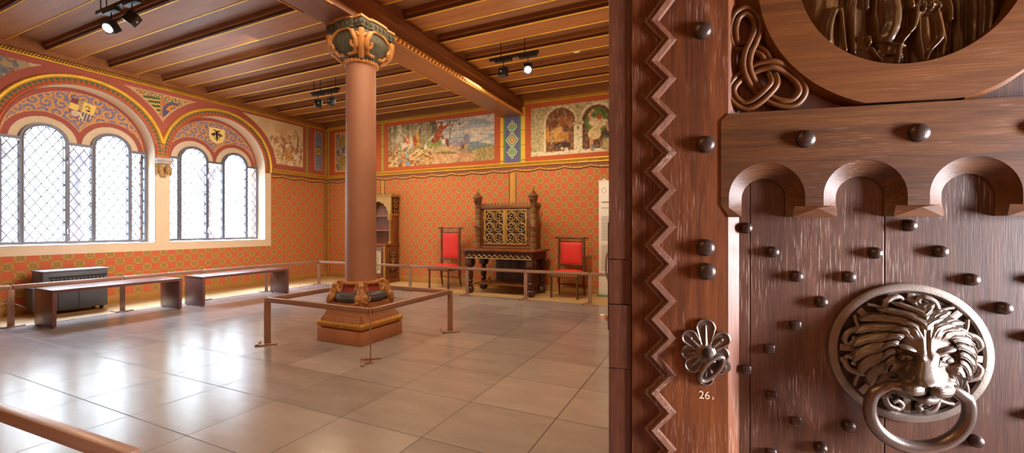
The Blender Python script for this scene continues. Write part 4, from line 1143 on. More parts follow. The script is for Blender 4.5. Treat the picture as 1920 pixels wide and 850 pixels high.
for s_ in (-1, 1):
    cx = s_ * .232; w = .215; z0, z1 = .085, Hc - .075; b = MB()
    b.bbox(cx - w, cx + w, -.185, -.166, z0, z0 + .025, .003); b.bbox(cx - w, cx + w, -.185, -.166, z1 - .025, z1, .003)
    b.bbox(cx - w, cx - w + .025, -.185, -.166, z0 + .025, z1 - .025, .003); b.bbox(cx + w - .025, cx + w, -.185, -.166, z0 + .025, z1 - .025, .003)
    d_ = b.build('door', STRIP, t)
    b = MB(); iw = w - .025; ih = (z1 - z0 - .05)
    ya = -.176
    for r in range(3):
        for c2 in (-1, 1):
            ox = cx + c2 * iw * .5; oz = z0 + .025 + ih * (r + .5) / 3; R = min(iw * .48, ih / 6.3)
            b.tube([(ox + R * math.cos(a), ya, oz + R * math.sin(a)) for a in np.linspace(0, 2 * PI, 22)[:-1]], .0075, 6, closed=True)
            sp = [(ox + c2 * q * R * math.cos(a), ya, oz + q * R * math.sin(a)) for q, a in zip(np.linspace(.9, .12, 22), np.linspace(.5, 8.4, 22))]
            b.tube(sp, .0062, 5)
            for a in np.linspace(0, 2 * PI, 6)[:-1]:
                b.ell((ox + .6 * R * math.cos(a), ya, oz + .6 * R * math.sin(a)), (.017, .006, .011), Matrix.Rotation(-a, 4, 'Y'), nu=8, nv=5)
        b.tube([(cx, ya, z0 + .03 + ih * r / 3), (cx + .018, ya, z0 + .03 + ih * (r + .3) / 3), (cx, ya, z0 + .03 + ih * (r + .5) / 3), (cx - .018, ya, z0 + .03 + ih * (r + .7) / 3), (cx, ya, z0 + .02 + ih * (r + 1) / 3)], .006, 5)
    b.build('pierced_scrollwork', STRIP, d_)
    b = MB(); b.box(cx - w + .02, cx + w - .02, -.1665, -.1655, z0 + .02, z1 - .02); b.build('dark_backing', plain('dark_void', '#1c1416', .7), d_)
MB().bbox(-.012, .012, -.192, -.166, .085, Hc - .075, .004).build('cover_strip', STRIP, t)
for z in (.2, .6):
    for s_ in (-1, 1): MB().bbox(s_ * .452 - .012, s_ * .452 + .012, -.19, -.166, z - .02, z + .02, .003).build('hinge', STRIP, t)
PT = newmat('painted_turret', hx('#9a6a34'), .45)
_m, _nt, _b = PT; _x, _y, _z = xyz(_nt)
zz = _z * (1 / .11); fr_ = zz.fract(); ang = (_x * 60).sin() * .12
pm = mixc(_nt, (fr_ + ang).lt(.42), hx('#86682f'), hx('#8f4628')); pm = mixc(_nt, ((fr_ + ang) - .62).abs().lt(.09), pm, hx('#4d5a38')); pm = mixc(_nt, ((fr_ + ang) - .21).abs().lt(.07), pm, hx('#3a2a20'))
_nt.links.new(pm, _b.inputs['Base Color'])
for s_ in (-1, 1):
    x = s_ * .585; y = -.185; b = MB()
    b.lathe([(.066, 0), (.066, .02), (.058, .03), (.056, .40), (.062, .41), (.062, .43), (.055, .44), (.055, .84), (.06, .85)], x, y, 28)
    tw = b.build('turret', _m, t)
    b = MB(); b.lathe([(.045, .85), (.046, .90), (.078, .935), (.082, .95), (.080, .985), (.07, .99)], x, y, 28)
    for k in range(10):
        a = 2 * PI * k / 10; b.tube([(x + .055 * math.cos(a), y + .055 * math.sin(a), .855), (x + .058 * math.cos(a), y + .058 * math.sin(a), .90), (x + .075 * math.cos(a), y + .075 * math.sin(a), .925)], .009, 5)
    b.build('turret_head', CAB, tw)
    b = MB(); b.lathe([(.108, .985), (.104, .992), (.062, 1.035), (.03, 1.075), (.008, 1.11), (.006, 1.12), (.012, 1.128), (.004, 1.14), (.004, 1.16)], x, y, 24); b.ell((x + .008, y, 1.153), (.014, .004, .008), nu=8, nv=6); b.build('turret_roof', CAB, tw)
    b = MB()
    for k in range(4): b.tube([(x - .04 + .027 * k, y - .056, .40), (x - .04 + .027 * k, y - .062, .42), (x - .04 + .027 * k, y - .052, .445)], .008, 5)
    b.build('turret_loops', DARKW, tw)

# ------------------------------------------------------------- buffet behind the column
t = thing('carved_buffet', 'carved walnut buffet with arched open top half hidden behind the stone column', 'cabinet', (-7.10, 7.74, 0))
w = .49
b = MB(); b.bbox(-w, w, -.24, .235, 0, .09, .006); b.bbox(-w + .02, w - .02, -.22, .23, .09, .84, .004); b.bbox(-w, w, -.25, .235, .84, .885, .008)
b.build('lower_case', MIDW, t)
for x in (-w + .03, -.02, w - .03):
    b = MB(); b.twist(x, -.245, .12, .80, .020, 7, amp=.25); b.lathe([(.028, .09), (.028, .12)], x, -.245, 12); b.lathe([(.028, .80), (.028, .838)], x, -.245, 12); b.build('twisted_column', STRIP, t)
for cx in (-.25, .22):
    b = MB(); b.bbox(cx - .17, cx + .17, -.232, -.219, .16, .78, .006)
    d_ = b.build('door', CAB, t); b = MB(); b.bbox(cx - .12, cx + .12, -.238, -.231, .22, .72, .003)
    b.build('door_panel', plain('pale_panel', '#c8b48a', .6, 0, .2, 12), d_); b = MB()
    for k in range(5):
        z = .28 + k * .09; b.tube(smoothpath([(cx, -.242, z), (cx + .06, -.242, z + .03), (cx + .07, -.242, z + .07), (cx + .03, -.242, z + .06)], 4), .006, 5); b.tube(smoothpath([(cx, -.242, z), (cx - .06, -.242, z + .03), (cx - .07, -.242, z + .07), (cx - .03, -.242, z + .06)], 4), .006, 5)
    b.build('foliage_inlay', plain('green_inlay', '#5f6a3c', .6), d_)
b = MB(); b.bbox(w - .0205, w - .008, -.17, .18, .14, .79, .004); sp = b.build('side_panel', CAB, t)
b = MB(); b.bbox(w - .009, w - .001, -.11, .12, .22, .72, .003); sp2 = b.build('panel_field', DARKW, sp)
b = MB()
for k in range(3):
    z = .30 + k * .15
    for s_ in (-1, 1): b.tube(smoothpath([(w, .005, z), (w, .005 + s_ * .07, z + .02), (w, .005 + s_ * .075, z + .09), (w, .005 + s_ * .03, z + .10), (w, .005 + s_ * .03, z + .05)], 4), .006, 5)
b.tube([(w, .005, .26), (w, .005, .70)], .006, 5); b.ell((w, .005, .47), (.006, .035, .045)); b.build('side_inlay', STRIP, sp)
b = MB(); b.bbox(-w + .02, w - .03, .19, .235, .885, 2.0, .004); b.bbox(w - .045, w - .02, -.01, .19, .885, 2.0, .003); b.bbox(-w + .02, -w + .045, -.01, .19, .885, 2.0, .003); up = b.build('upper_back', MIDW, t)
SHW = wood('pink_shelf', '#7a4a44', '#9a6258', '#b07a68', 0, 1.5, .4)
for z in (1.17, 1.50): MB().bbox(-w + .045, w - .045, -.0, .19, z, z + .025, .003).build('shelf', SHW, t)
# arched front
cus = []
for k in range(9):
    a0 = PI - PI * k / 9; a1 = PI - PI * (k + 1) / 9; am = (a0 + a1) / 2
    for q in np.linspace(0, 1, 5)[:-1]:
        a = a0 + (a1 - a0) * q; r = .355 + .035 * math.sin(q * PI); cus.append((r * math.cos(a), 1.56 + r * .8 * math.sin(a)))
b = MB(); b.plate([[(-w + .02, 1.56), (-.36, 1.56)] + cus + [(.36, 1.56), (w - .02, 1.56), (w - .02, 1.96), (-w + .02, 1.96)]], lambda a, c, d: Vector((a, d, c)), -.045, -.015)
b.build('arched_front', STRIP, t)
b = MB(); b.bbox(-w, w, -.06, .235, 1.955, 1.99, .005)
for k in range(15): b.bbox(-w + .01 + k * .0665, -w + .048 + k * .0665, -.06, -.035, 1.99, 2.035, .003)
for k in range(5): b.bbox(w - .024, w, -.02 + k * .055, .012 + k * .055, 1.99, 2.035, .003)
b.build('cornice', STRIP, t)
b = MB(); b.bbox(w - .02, w - .008, .0, .19, 1.56, 1.93, .003); b.build('side_relief', DARKW, t)
b = MB()
for z in (1.62, 1.75, 1.86): b.tube([(w - .006, .10 + .05 * math.cos(a), z + .04 * math.sin(a)) for a in np.linspace(0, 2 * PI, 14)[:-1]], .007, 5, closed=True)
b.bbox(w - .03, w + .0, -.02, .20, 1.53, 1.56, .003); b.build('side_tracery', STRIP, t)
for x in (-w + .07, w - .07):
    b = MB(); b.lathe([(.04, .885), (.04, .92), (.026, .935), (.022, 1.36), (.03, 1.38), (.04, 1.42), (.05, 1.47), (.055, 1.53), (.055, 1.56)], x, -.02, 18)
    for k in range(6):
        a = k * PI / 3; b.ell((x + .04 * math.cos(a), -.02 + .04 * math.sin(a), 1.44), (.016, .016, .03), nu=8, nv=6)
    b.build('column', STRIP, t)

# ------------------------------------------------------------- information banner by the door
t = thing('information_banner', 'tall pale information banner standing by the back wall beside the open door', 'banner', (-1.50, 7.80, 0))
b = MB(); b.bbox(-.38, .38, -.012, .012, .03, 2.10, .003); b.build('panel', WHITE, t)
b = MB(); b.bbox(-.40, .40, -.10, .08, 0, .03, .006); b.build('base', plain('banner_base', '#6f8a72', .5), t)
b = MB(); b.bbox(-.05, -.02, -.02, .02, 2.10, 2.15, .003); b.bbox(-.39, .39, -.016, .016, 2.095, 2.112, .003); b.bbox(-.30, -.27, -.02, .02, 2.11, 2.14, .003); b.build('top_clip', CHROME, t)
b = MB()
b.tube([(-.29 + .035 * math.cos(a), -.0125, 1.93 + .045 * math.sin(a)) for a in np.linspace(0, 2 * PI, 20)[:-1]], .004, 4, closed=True)
b.build('emblem', plain('faded_red', '#c89a8c', .7), t)
b = MB()
b.box(-.33, -.06, -.0135, -.0120, 1.70, 1.722)
for k in range(15): b.box(-.33, .31 - .06 * (k % 4 == 3), -.0132, -.0120, 1.44 - k * .030, 1.452 - k * .030)
for k in range(17): b.box(-.33, .31 - .09 * (k % 5 == 4), -.0132, -.0120, .92 - k * .028, .931 - k * .028)
b.box(-.33, -.10, -.0132, -.012, 1.60, 1.612)
b.build('text_lines', plain('print_grey', '#8c8680', .8), t)

# ------------------------------------------------------------- ceiling spotlights and detector
def track(label, x0, x1, y, lit, rods, spots_, rz):
    t = thing('spotlight_track', label, 'light fitting', ((x0 + x1) / 2, y, 3.67)); L = (x1 - x0) / 2
    b = MB(); b.bbox(-L, L, -.022, .022, -.02, .02, .003); b.build('track_bar', BLACK, t)
    for x in rods:
        b = MB(); b.cyl((x, 0, .02), (x, 0, (JZ if y < 3 else ZC) - 3.67 + .0005), .006, 8); b.build('rod', BLACK, t)
    for i, (x, yaw, pitch) in enumerate(spots_):
        b = MB(); b.bbox(x - .13, x + .13, -.03, .03, -.055, -.02, .004); b.cyl((x, 0, -.055), (x, 0, -.15), .006, 8)
        s_ = b.build('adapter', BLACK, t)
        M = Matrix.Translation((x, 0, -.205)) @ Matrix.Rotation(yaw, 4, 'Z') @ Matrix.Rotation(pitch, 4, 'X')
        b = MB(); b.bbox(-.058, .058, -.05, .045, -.062, .062, .006, M)
        b.tube([M @ Vector(q) for q in ((-.062, 0, 0), (-.066, 0, .075), (.066, 0, .075), (.062, 0, 0))], .005, 6)
        h_ = b.build('lamp_head', BLACK, t)
        if i in lit:
            b = MB(); b.lathe([(.045, 0), (.045, .006)], 0, 0, 24, M @ Matrix.Translation((0, -.052, 0)) @ Matrix.Rotation(PI / 2, 4, 'X')); b.build('glowing_lens', LAMP, h_)
        else:
            b = MB(); b.lathe([(.012, 0), (.010, .006)], 0, 0, 12, M @ Matrix.Translation((0, -.05, 0)) @ Matrix.Rotation(PI / 2, 4, 'X')); b.build('knob', WHITE, h_)
    return t
track('black spotlight track with a glaring lit lamp over the near window', -6.30, -5.50, 2.42, (0,), (-.33, -.2, .25), [(-.10, .35, .75), (.33, 2.4, .6)], 0)
track('black spotlight track with two unlit lamps behind the column', -6.56, -5.88, 5.50, (), (-.28, -.12, .25), [(-.17, .9, -.12), (.16, -.2, -.10)], 0)
track('black spotlight track with one lit lamp near the right of the main beam', -2.92, -2.16, 5.50, (1,), (-.20, .17), [(-.16, -.3, -.1), (.22, .35, .75)], 0)
o = MB().lathe([(.055, 0), (.062, -.012), (.05, -.03), (.0, -.036)], 0, 0, 24, cap=False).build('smoke_detector', WHITE, None, loc=(-1.88, 6.36, 3.969)); o['label'] = 'small round smoke detector on the ceiling near the lit spotlight'; o['category'] = 'smoke detector'
spot('track_light_right', (-2.30, 5.42, 3.35), (-3.3, 8.0, .6), 150, WARM, 100, .8)
spot('track_light_left', (-5.98, 2.35, 3.35), (-4.0, 2.6, 0.0), 60, WARM, 90, .8)
spot('back_wall_spot', (-6.1, 5.4, 3.35), (-6.6, 8.0, 1.4), 110, WARM, 100, .8)  # added warm spot; the lamps on this track are unlit
# ------------------------------------------------------------- the carved door in the foreground
DA = math.atan2(.119, .609)
door = thing('door_1', 'heavy open oak door with zigzag moulding, iron studs, carved knot and lion knocker', 'door', (-.1761, .8078, 0), DA, kind='structure')
OAKV = wood('oak_upright', '#2a140b', '#542c14', '#784421', 2, 2.2, .42, streak=.45, bmp=.5, spec=.35)
OAKE = wood('oak_edge', '#2a140c', '#4a2717', '#643a22', 2, 2.2, .45, streak=.2, bmp=.5)
OAKH = wood('oak_horizontal', '#25140a', '#4a2a10', '#643f1c', 0, 2.2, .45, streak=.15, bmp=.5, spec=.22)
OAKI = wood('oak_inner_plank', '#26140e', '#44281b', '#5e3c2b', 2, 2.4, .40, streak=.55, bmp=.5)
OAKR = wood('oak_frame', '#321a0a', '#543012', '#6c421c', 0, 1.6, .45, streak=.06, bmp=.3, spec=.22)
RELW = wood('oak_relief', '#21140a', '#3c2711', '#573a1a', 2, 2.2, .30, bmp=.15)
BRONZE = plain('bronze', '#756b62', .46, .65, .18, 60, .15)
BRDARK = plain('bronze_dark', '#3a2e28', .55, .5, .2, 60, .2)
IRON = plain('burnished_iron', '#6d625c', .30, .75, .15, 90, .15)
STUDM = plain('iron_stud', '#453833', .33, .6, .2, 90, .2)
def DZ(x): return 2763.75 / (x + 2285)
def ds(x, y, dep=0.0):     # photo position -> (s, z) on the door; dep = how far behind the front face
    zd = DZ(x); X = (x - 960) / 805 * zd
    s = math.hypot(X - .1814, zd - .8067)
    z = 1.25 - (y - 427) * zd / 805
    if dep:
        k = dep / .752; s += dep * (x - 1160) / 805 * 1.0 * (1 / (1 + ((x - 960) / 805) * .24)); z = 1.25 + (z - 1.25) * (1 + k * .97)
    return s, z
DP = .018        # depth of the sunk field
LW, LH = .95, 2.16
fD = lambda a, c, d: Vector((a, d, c))
b = MB()
for i, (a, c) in enumerate(((.2, .2445), (.2457, .4475), (.4487, .66), (.6612, .95))): b.bbox(a, c, DP, .050, .02, 1.4535, .0010)
b.build('inner_plank', OAKI, door, smooth=20)
b = MB(); b.bbox(0, .0400, .0035, .05, .02, .985, .0008); b.bbox(0, .0400, .0025, .05, .986, 1.105, .0008); b.bbox(0, .0400, .0045, .05, 1.106, 1.19, .0008); b.bbox(0, .0400, .0035, .05, 1.191, LH, .0008)
b.build('edge_board', OAKE, door, smooth=20)
S0, S1 = .2056, .2285
b = MB(); b.add([Vector(p) for z in (.02, LH) for p in ((.0412, .0012, z), (.0424, 0, z), (S0, 0, z), (S1, DP + .001, z), (S1, .05, z), (.0412, .05, z))], [(0, 1, 7, 6), (1, 2, 8, 7), (2, 3, 9, 8), (3, 4, 10, 9), (4, 5, 11, 10), (5, 0, 6, 11), (0, 5, 4, 3, 2, 1), (6, 7, 8, 9, 10, 11)])
b.build('lock_stile', OAKV, door, smooth=15)
b = MB(); b.add([Vector(p) for z in (.02, LH) for p in ((.79, 0, z), (.95, 0, z), (.95, .05, z), (.77, .05, z), (.77, DP, z))], [(0, 1, 6, 5), (1, 2, 7, 6), (2, 3, 8, 7), (3, 4, 9, 8), (4, 0, 5, 9), (0, 4, 3, 2, 1), (5, 6, 7, 8, 9)])
b.build('hinge_stile', OAKV, door, smooth=15)
# arcaded rail with splayed little arches
AZ0, AZ1 = 1.2685, 1.4505; AF = -.0015
archc = [.2655, .4110, .5590, .7050]; RO_, RI_ = .0592, .0350; AZC = 1.3030
def outer_arch(c): 
    return [(c - RI_ - .004, AZ0)] + [(c - RO_, AZC - .018)] + [(c + RO_ * math.cos(a), AZC + RO_ * math.sin(a)) for a in np.linspace(PI, 0, 25)] + [(c + RO_, AZC - .018)] + [(c + RI_ + .004, AZ0)]
L = [(.1935, AZ0 + .022), (.1935, AZ1 - .012), (.2052, AZ1), (.79, AZ1), (.79, AZ0)]
bot = []
for c in reversed(archc): bot += list(reversed(outer_arch(c)))
L = L + bot + [(.206, AZ0)]
b = MB(); b.plate([L], fD, AF, DP + .004); b.build('arcaded_rail', OAKH, door, smooth=15)
for c in archc:
    b = MB(); o_ = outer_arch(c); i_ = [(c - RI_, AZ0)] + [(c - RI_, AZC - .012)] + [(c + RI_ * math.cos(a), AZC - .002 + RI_ * math.sin(a)) for a in np.linspace(PI, 0, 25)] + [(c + RI_, AZC - .012)] + [(c + RI_, AZ0)]
    n = len(o_); b.add([Vector((x, AF + .0002, z)) for x, z in o_] + [Vector((x, DP - .004, z)) for x, z in i_] + [Vector((x, DP + .001, z)) for x, z in i_], [(k, k + 1, n + k + 1, n + k) for k in range(n - 1)] + [(n + k, n + k + 1, 2 * n + k + 1, 2 * n + k) for k in range(n - 1)])
    b.build('arch_splay', OAKH, door, smooth=25)
for c in archc[:3]:
    b = MB(); a0 = c + RI_ + .0045; a1 = c + .147 - RI_ - .0055
    b.add([Vector(p) for p in ((a0, AF - .0004, AZ0 - .001), (a1, AF - .0004, AZ0 - .001), ((a0 + a1) / 2 + .003, AF - .004, AZ0 + .0145), (a0 + .004, AF + .001, AZ0 + .018), (a1 - .004, AF + .001, AZ0 + .018))], [(0, 1, 2), (0, 2, 3), (1, 4, 2), (3, 2, 4)])
    b.build('faceted_foot', OAKR, door, smooth=0)
b = MB(); b.plate([[(.2, 1.4536), (.80, 1.4536), (.80, LH), (.2, LH)], [(.473 + .166 * math.cos(a), 1.672 + .166 * math.sin(a)) for a in np.linspace(0, 2 * PI, 65)[:-1]]], fD, DP, .046); b.build('spandrel_board', OAKE, door, smooth=20)
# round frame with a sunk medallion
OC = (.4800, 1.6720)
RIN, ROUT = .157, .2270
outl = [(OC[0] + ROUT * math.cos(a), OC[1] + ROUT * math.sin(a)) for a in np.linspace(-PI / 2 - .30, -PI / 2 - 2 * PI + .30, 120)]
outl = [p for p in outl if p[1] > AZ1 + .0005]
inn = [(OC[0] - .007 + RIN * math.cos(a), OC[1] + RIN * math.sin(a)) for a in np.linspace(0, 2 * PI, 97)[:-1]]
b = MB(); b.plate([outl, inn], fD, -.0005, .046); b.build('round_frame', OAKR, door, smooth=25)
# splayed rim from the frame to the sunk spandrel
n = len(outl)
b = MB(); b.add([Vector((x, -.0003, z)) for x, z in outl] + [Vector((OC[0] + (x - OC[0]) * 1.035, .0175, OC[1] + (z - OC[1]) * 1.035)) for x, z in outl], [(i, i + 1, n + i + 1, n + i) for i in range(n - 1)])
b.build('frame_splay', OAKR, door, smooth=40)
# medallion relief as a sculpted surface
nu, nv = 300, 250
U, V = np.meshgrid(np.linspace(OC[0] - .165, OC[0] + .16, nu), np.linspace(1.50, 1.76, nv))
px = lambda x, y: ds(x, y, .026)
hgt = np.zeros(U.shape)
def ridge(pts, w, h, w2=None):
    global hgt
    P = [px(*q) for q in pts]; P = [(p.x, p.y) for p in smoothpath([(a, c, 0) for a, c in P], 6)]
    d = np.full(U.shape, 9.); tt = np.zeros(U.shape); n = len(P) - 1
    for i in range(n):
        x0, y0 = P[i]; x1, y1 = P[i + 1]; dx, dy = x1 - x0, y1 - y0; Lq = dx * dx + dy * dy + 1e-12
        t = np.clip(((U - x0) * dx + (V - y0) * dy) / Lq, 0, 1); dd = np.hypot(U - x0 - t * dx, V - y0 - t * dy); m = dd < d; d = np.where(m, dd, d); tt = np.where(m, (i + t) / n, tt)
    ww = w if w2 is None else w + (w2 - w) * tt
    hgt = np.maximum(hgt, h * np.sqrt(np.clip(1 - (d / ww) ** 2, 0, 1))) if h > 0 else hgt + h * np.exp(-(d / ww) ** 2)
# draped figures: broad masses first, then folds, then cuts
ridge([(1545, -80), (1548, 20), (1560, 95)], .030, .010); ridge([(1600, -80), (1605, 40), (1625, 110)], .026, .012)
ridge([(1650, -90), (1662, 10), (1672, 110)], .030, .018); ridge([(1735, -90), (1735, 30), (1735, 118)], .026, .019)
ridge([(1790, -90), (1800, 30), (1800, 90)], .030, .012); ridge([(1845, -90), (1850, 20), (1848, 65)], .022, .011)
ridge([(1668, 5), (1672, 45), (1660, 75)], .016, .026); ridge([(1716, -10), (1708, 30), (1702, 60), (1680, 88), (1672, 125)], .0045, .029)
ridge([(1712, 32), (1714, 80), (1722, 120)], .005, .027); ridge([(1746, 30), (1754, 75), (1735, 100), (1728, 120)], .0045, .027); ridge([(1750, 30), (1760, 80), (1757, 110)], .0055, .026)
ridge([(1728, 40), (1732, 80), (1736, 110)], .010, .0215); ridge([(1757, -20), (1775, 15), (1778, 40)], .0055, .021); ridge([(1768, 95), (1765, 103)], .004, .023)
ridge([(1566, 20), (1556, 50), (1553, 80)], .0048, .0165); ridge([(1575, 18), (1580, 60), (1585, 95)], .005, .0150); ridge([(1622, -10), (1622, 18)], .0050, .019); ridge([(1623, 74), (1625, 84)], .0060, .022); ridge([(1629, 96), (1640, 112), (1650, 122)], .0055, .022)
ridge([(1602, -10), (1598, 40), (1600, 100)], .0045, .016); ridge([(1642, -30), (1638, 30), (1645, 80)], .006, .019)
ridge([(1850, -30), (1852, 20), (1848, 68)], .0055, .021); ridge([(1820, -30), (1825, 30), (1822, 80)], .006, .017); ridge([(1790, 5), (1795, 50), (1800, 95)], .005, .016)
ridge([(1716, 18), (1748, 18)], .0065, .028); ridge([(1720, 12), (1720, 28)], .0050, .031); ridge([(1733, 12), (1733, 26)], .0045, .031); ridge([(1750, 22), (1744, 12)], .004, .030)
ridge([(1700, 20), (1696, 6)], .008, .028); ridge([(1655, 85), (1690, 92)], .0016, .0282); ridge([(1655, 107), (1684, 108)], .0016, .0270)
for k in range(5): ridge([(1664 + 5 * k, 92), (1662 + 5 * k, 103)], .0009, .0262)
for q in ([(1590, -20), (1588, 50), (1593, 110)], [(1633, 0), (1630, 60), (1640, 95)], [(1700, 70), (1700, 120)], [(1785, -20), (1784, 50), (1782, 100)], [(1812, -10), (1812, 85)], [(1570, 30), (1570, 90)], [(1690, 25), (1686, 50)]): ridge(q, .0028, -.007)
hgt += .0011 * (fbm(U, V, 90, 5) - .5) + .0022 * (fbm(U, V * .3, 120, 15) - .5)
k_ = np.ones(3) / 3
for _ in range(2):
    hgt[1:-1] = (hgt[:-2] + hgt[1:-1] * 2 + hgt[2:]) / 4; hgt[:, 1:-1] = (hgt[:, :-2] + hgt[:, 1:-1] * 2 + hgt[:, 2:]) / 4
idx = np.arange(nu * nv).reshape(nv, nu)
Q = np.stack([idx[:-1, :-1], idx[:-1, 1:], idx[1:, 1:], idx[1:, :-1]], -1).reshape(-1, 4)
Uc = U[:-1, :-1].ravel(); Vc = V[:-1, :-1].ravel(); Q = Q[np.hypot(Uc - OC[0] + .007, Vc - OC[1]) < RIN + .004]
co = np.stack([U, .036 - hgt, V], -1).reshape(-1, 3)
o = MB().add(co.tolist(), Q.tolist()).build('medallion_relief', RELW, door, smooth=180, label='sunk round medallion carved with standing draped figures', fix=False)
for p in o.data.polygons[:1]:
    if p.normal.y > 0: o.data.flip_normals()
b = MB(); b.plate([[(OC[0] - .007 + (RIN + .012) * math.cos(a), OC[1] + (RIN + .012) * math.sin(a)) for a in np.linspace(0, 2 * PI, 65)[:-1]]], fD, .036, .045); b.build('medallion_ground', RELW, door)
# carved interlace knot
KP = [(62, 290, 0), (55, 200, 0), (85, 110, 0), (150, 75, 0), (215, 115, 0), (238, 200, 0), (205, 290, 1), (163, 380, 2), (148, 470, 2), (170, 550, 1), (225, 625, -1), (300, 700, -1), (400, 748, 0), (500, 740, 0), (560, 665, 0), (530, 580, 0), (450, 510, 0), (350, 470, 1.5), (250, 480, 0), (150, 530, -1.5), (70, 590, 0), (40, 660, 0), (70, 725, 0), (140, 765, 0), (220, 740, 1), (300, 670, 2), (350, 600, 1.5), (335, 500, -1.5), (290, 400, 0), (230, 350, -1), (150, 325, -1.6), (95, 330, -1)]
kp = smoothpath([(x, y, h) for x, y, h in KP], 7, True)
b = MB(); n = len(kp)
for off in (-22, 22):
    pts = []
    for i in range(n):
        p = kp[i]; tg = kp[(i + 1) % n] - kp[i - 1]; tg.z = 0; tg.normalize(); nx, ny = -tg.y, tg.x
        X = 1360 + (p.x + nx * off) / 3.864; Y = (p.y + ny * off) / 3.864
        s_, z_ = ds(X, Y, .006); pts.append((s_, .0090 - p.z * .0026, z_))
    b.tube(pts, .0051, 10, closed=True)
b.build('interlace_knot', OAKR, door, smooth=70, label='carved three-looped double-strand knot')
# zigzag moulding
b = MB(); zt = [1.2176 + .0672 * k for k in range(-17, 6)] + [1.2176 + .0672 * 5 + .0735, 1.2176 + .0672 * 5 + .0735 + .078]
zt += [zt[-1] + .0672 * k for k in range(1, 8)]
S = []
for i, z in enumerate(zt):
    S.append((.0760, z))
    if i + 1 < len(zt): S.append((.1060, (z + zt[i + 1]) / 2))
n = len(S); hw = .0145
rows = [(-hw, .001), (-hw + .0015, -.0050), (-hw + .0075, -.0062), (-hw + .0095, -.0052), (.0, -.0095), (hw - .0035, -.0062), (hw, .001)]
vs = []; fs = []
for s_, z in S:
    for o_, y in rows: vs.append(Vector((s_ + o_, y, z)))
k = len(rows)
for i in range(n - 1):
    for j in range(k - 1): fs.append((i * k + j, i * k + j + 1, (i + 1) * k + j + 1, (i + 1) * k + j))
b.add(vs, fs); b.build('zigzag_moulding', wood('zigzag_wood', '#38201a', '#5a3828', '#7a5a48', 2, 3.0, .30, streak=.7, bmp=.3), door, smooth=12, label='raised zigzag moulding running down the lock edge')
# studs
def stud(x, y, r, base, h, square=False):
    s_, z = ds(x, y, base - h * .5); b = MB()
    if square: b.bbox(s_ - r, s_ + r, base - h, base, z - r, z + r, r * .45)
    else:
        M = Matrix.Translation((s_, base, z)) @ Matrix.Rotation(PI / 2, 4, 'X')
        b.lathe([(r * 1.02, -.001), (r * 1.02, h * .15), (r, h * .35), (r * .90, h * .62), (r * .70, h * .84), (r * .40, h * .96), (r * .05, h)], 0, 0, 24, M)
    b.build('iron_stud', STUDM, door, smooth=60)
for x, y in ((1318, 55), (1324, 270), (1324, 465), (1326, 510), (1512, 260), (1725, 248)): stud(x, y, .0150 if x < 1500 else .0148, 0, .0125)
stud(1962, 238, .0148, 0, .0125)
for x, y in ((1400, 428), (1450, 473), (1495, 519), (1541, 567), (1593, 520), (1643, 475), (1707, 423), (1765, 472), (1824, 525), (1885, 579), (1593, 801), (1832, 829), (1941, 633), (1953, 525), (1540, 842), (1945, 780)): stud(x, y, .0098, DP, .0125)
for x, y in ((1492, 610), (1443, 654), (1399, 693), (1446, 742), (1492, 790), (1399, 885), (1446, 850)): stud(x, y, .0082, DP, .008, True)
# painted inventory number
cu = bpy.data.curves.new('num', 'FONT'); cu.body = '26'; cu.size = .0195; cu.extrude = .0002; cu.align_x = 'CENTER'
to = bpy.data.objects.new('tmp', cu); COL.objects.link(to); bpy.context.view_layer.update()
me = bpy.data.meshes.new_from_object(to.evaluated_get(bpy.context.evaluated_depsgraph_get())); bpy.data.objects.remove(to)
NUMM = plain('cream_paint', '#cdb79a', .7)
me.materials.clear(); me.materials.append(NUMM); o = bpy.data.objects.new('inventory_number', me); COL.objects.link(o); o.parent = door
s_, z_ = ds(1320, 748); o.location = (s_, -.0004, z_); o.rotation_euler = (PI / 2, 0, 0); o['label'] = 'small cream painted number 26'
cu = bpy.data.curves.new('num', 'FONT'); cu.body = 'a'; cu.size = .0095; cu.extrude = .0002
to = bpy.data.objects.new('tmp', cu); COL.objects.link(to); bpy.context.view_layer.update()
me = bpy.data.meshes.new_from_object(to.evaluated_get(bpy.context.evaluated_depsgraph_get())); bpy.data.objects.remove(to)
me.materials.clear(); me.materials.append(NUMM); o = bpy.data.objects.new('inventory_letter', me); COL.objects.link(o); o.parent = door
s_, z_ = ds(1334, 749); o.location = (s_, -.0004, z_); o.rotation_euler = (PI / 2, 0, 0)
# lock escutcheon
EC = ds(1322, 662)
def EP(u, v, w): return Vector((EC[0] + u, -w, EC[1] + v))
b = MB(); petals = [(90, .060, .0150), (45, .050, .0125), (135, .050, .0125), (0, .037, .0125), (180, .040, .012), (-45, .043, .0125), (-135, .043, .0125), (-90, .056, .0115)]
for a, L_, w_ in petals:
    a = math.radians(a); d_ = Vector((math.cos(a), math.sin(a))); nn = Vector((-d_.y, d_.x)); r0 = .010
    out = []
    for k in range(21):
        t_ = k / 20 * PI; q = d_ * (L_ - w_ + w_ * math.sin(t_)) + nn * (w_ * math.cos(t_)); out.append(q)
    out = [nn * .006 + d_ * r0] + out + [-nn * .006 + d_ * r0]
    b.plate([[(q.x, q.y) for q in out]], lambda x, y, w: EP(x, y, w), .0004, .0028)
    b.tube([EP(q.x, q.y, .0034) for q in out], .0019, 6)
    b.tube([EP((d_ * r).x, (d_ * r).y, .0035) for r in (.014, L_ - w_ * .7)], [.0035, .0012], 6)
b.lathe([(.017, 0), (.017, .005), (.013, .008), (.010, .009)], 0, 0, 24, Matrix.Translation(EP(0, 0, .0)) @ Matrix.Rotation(PI / 2, 4, 'X'))
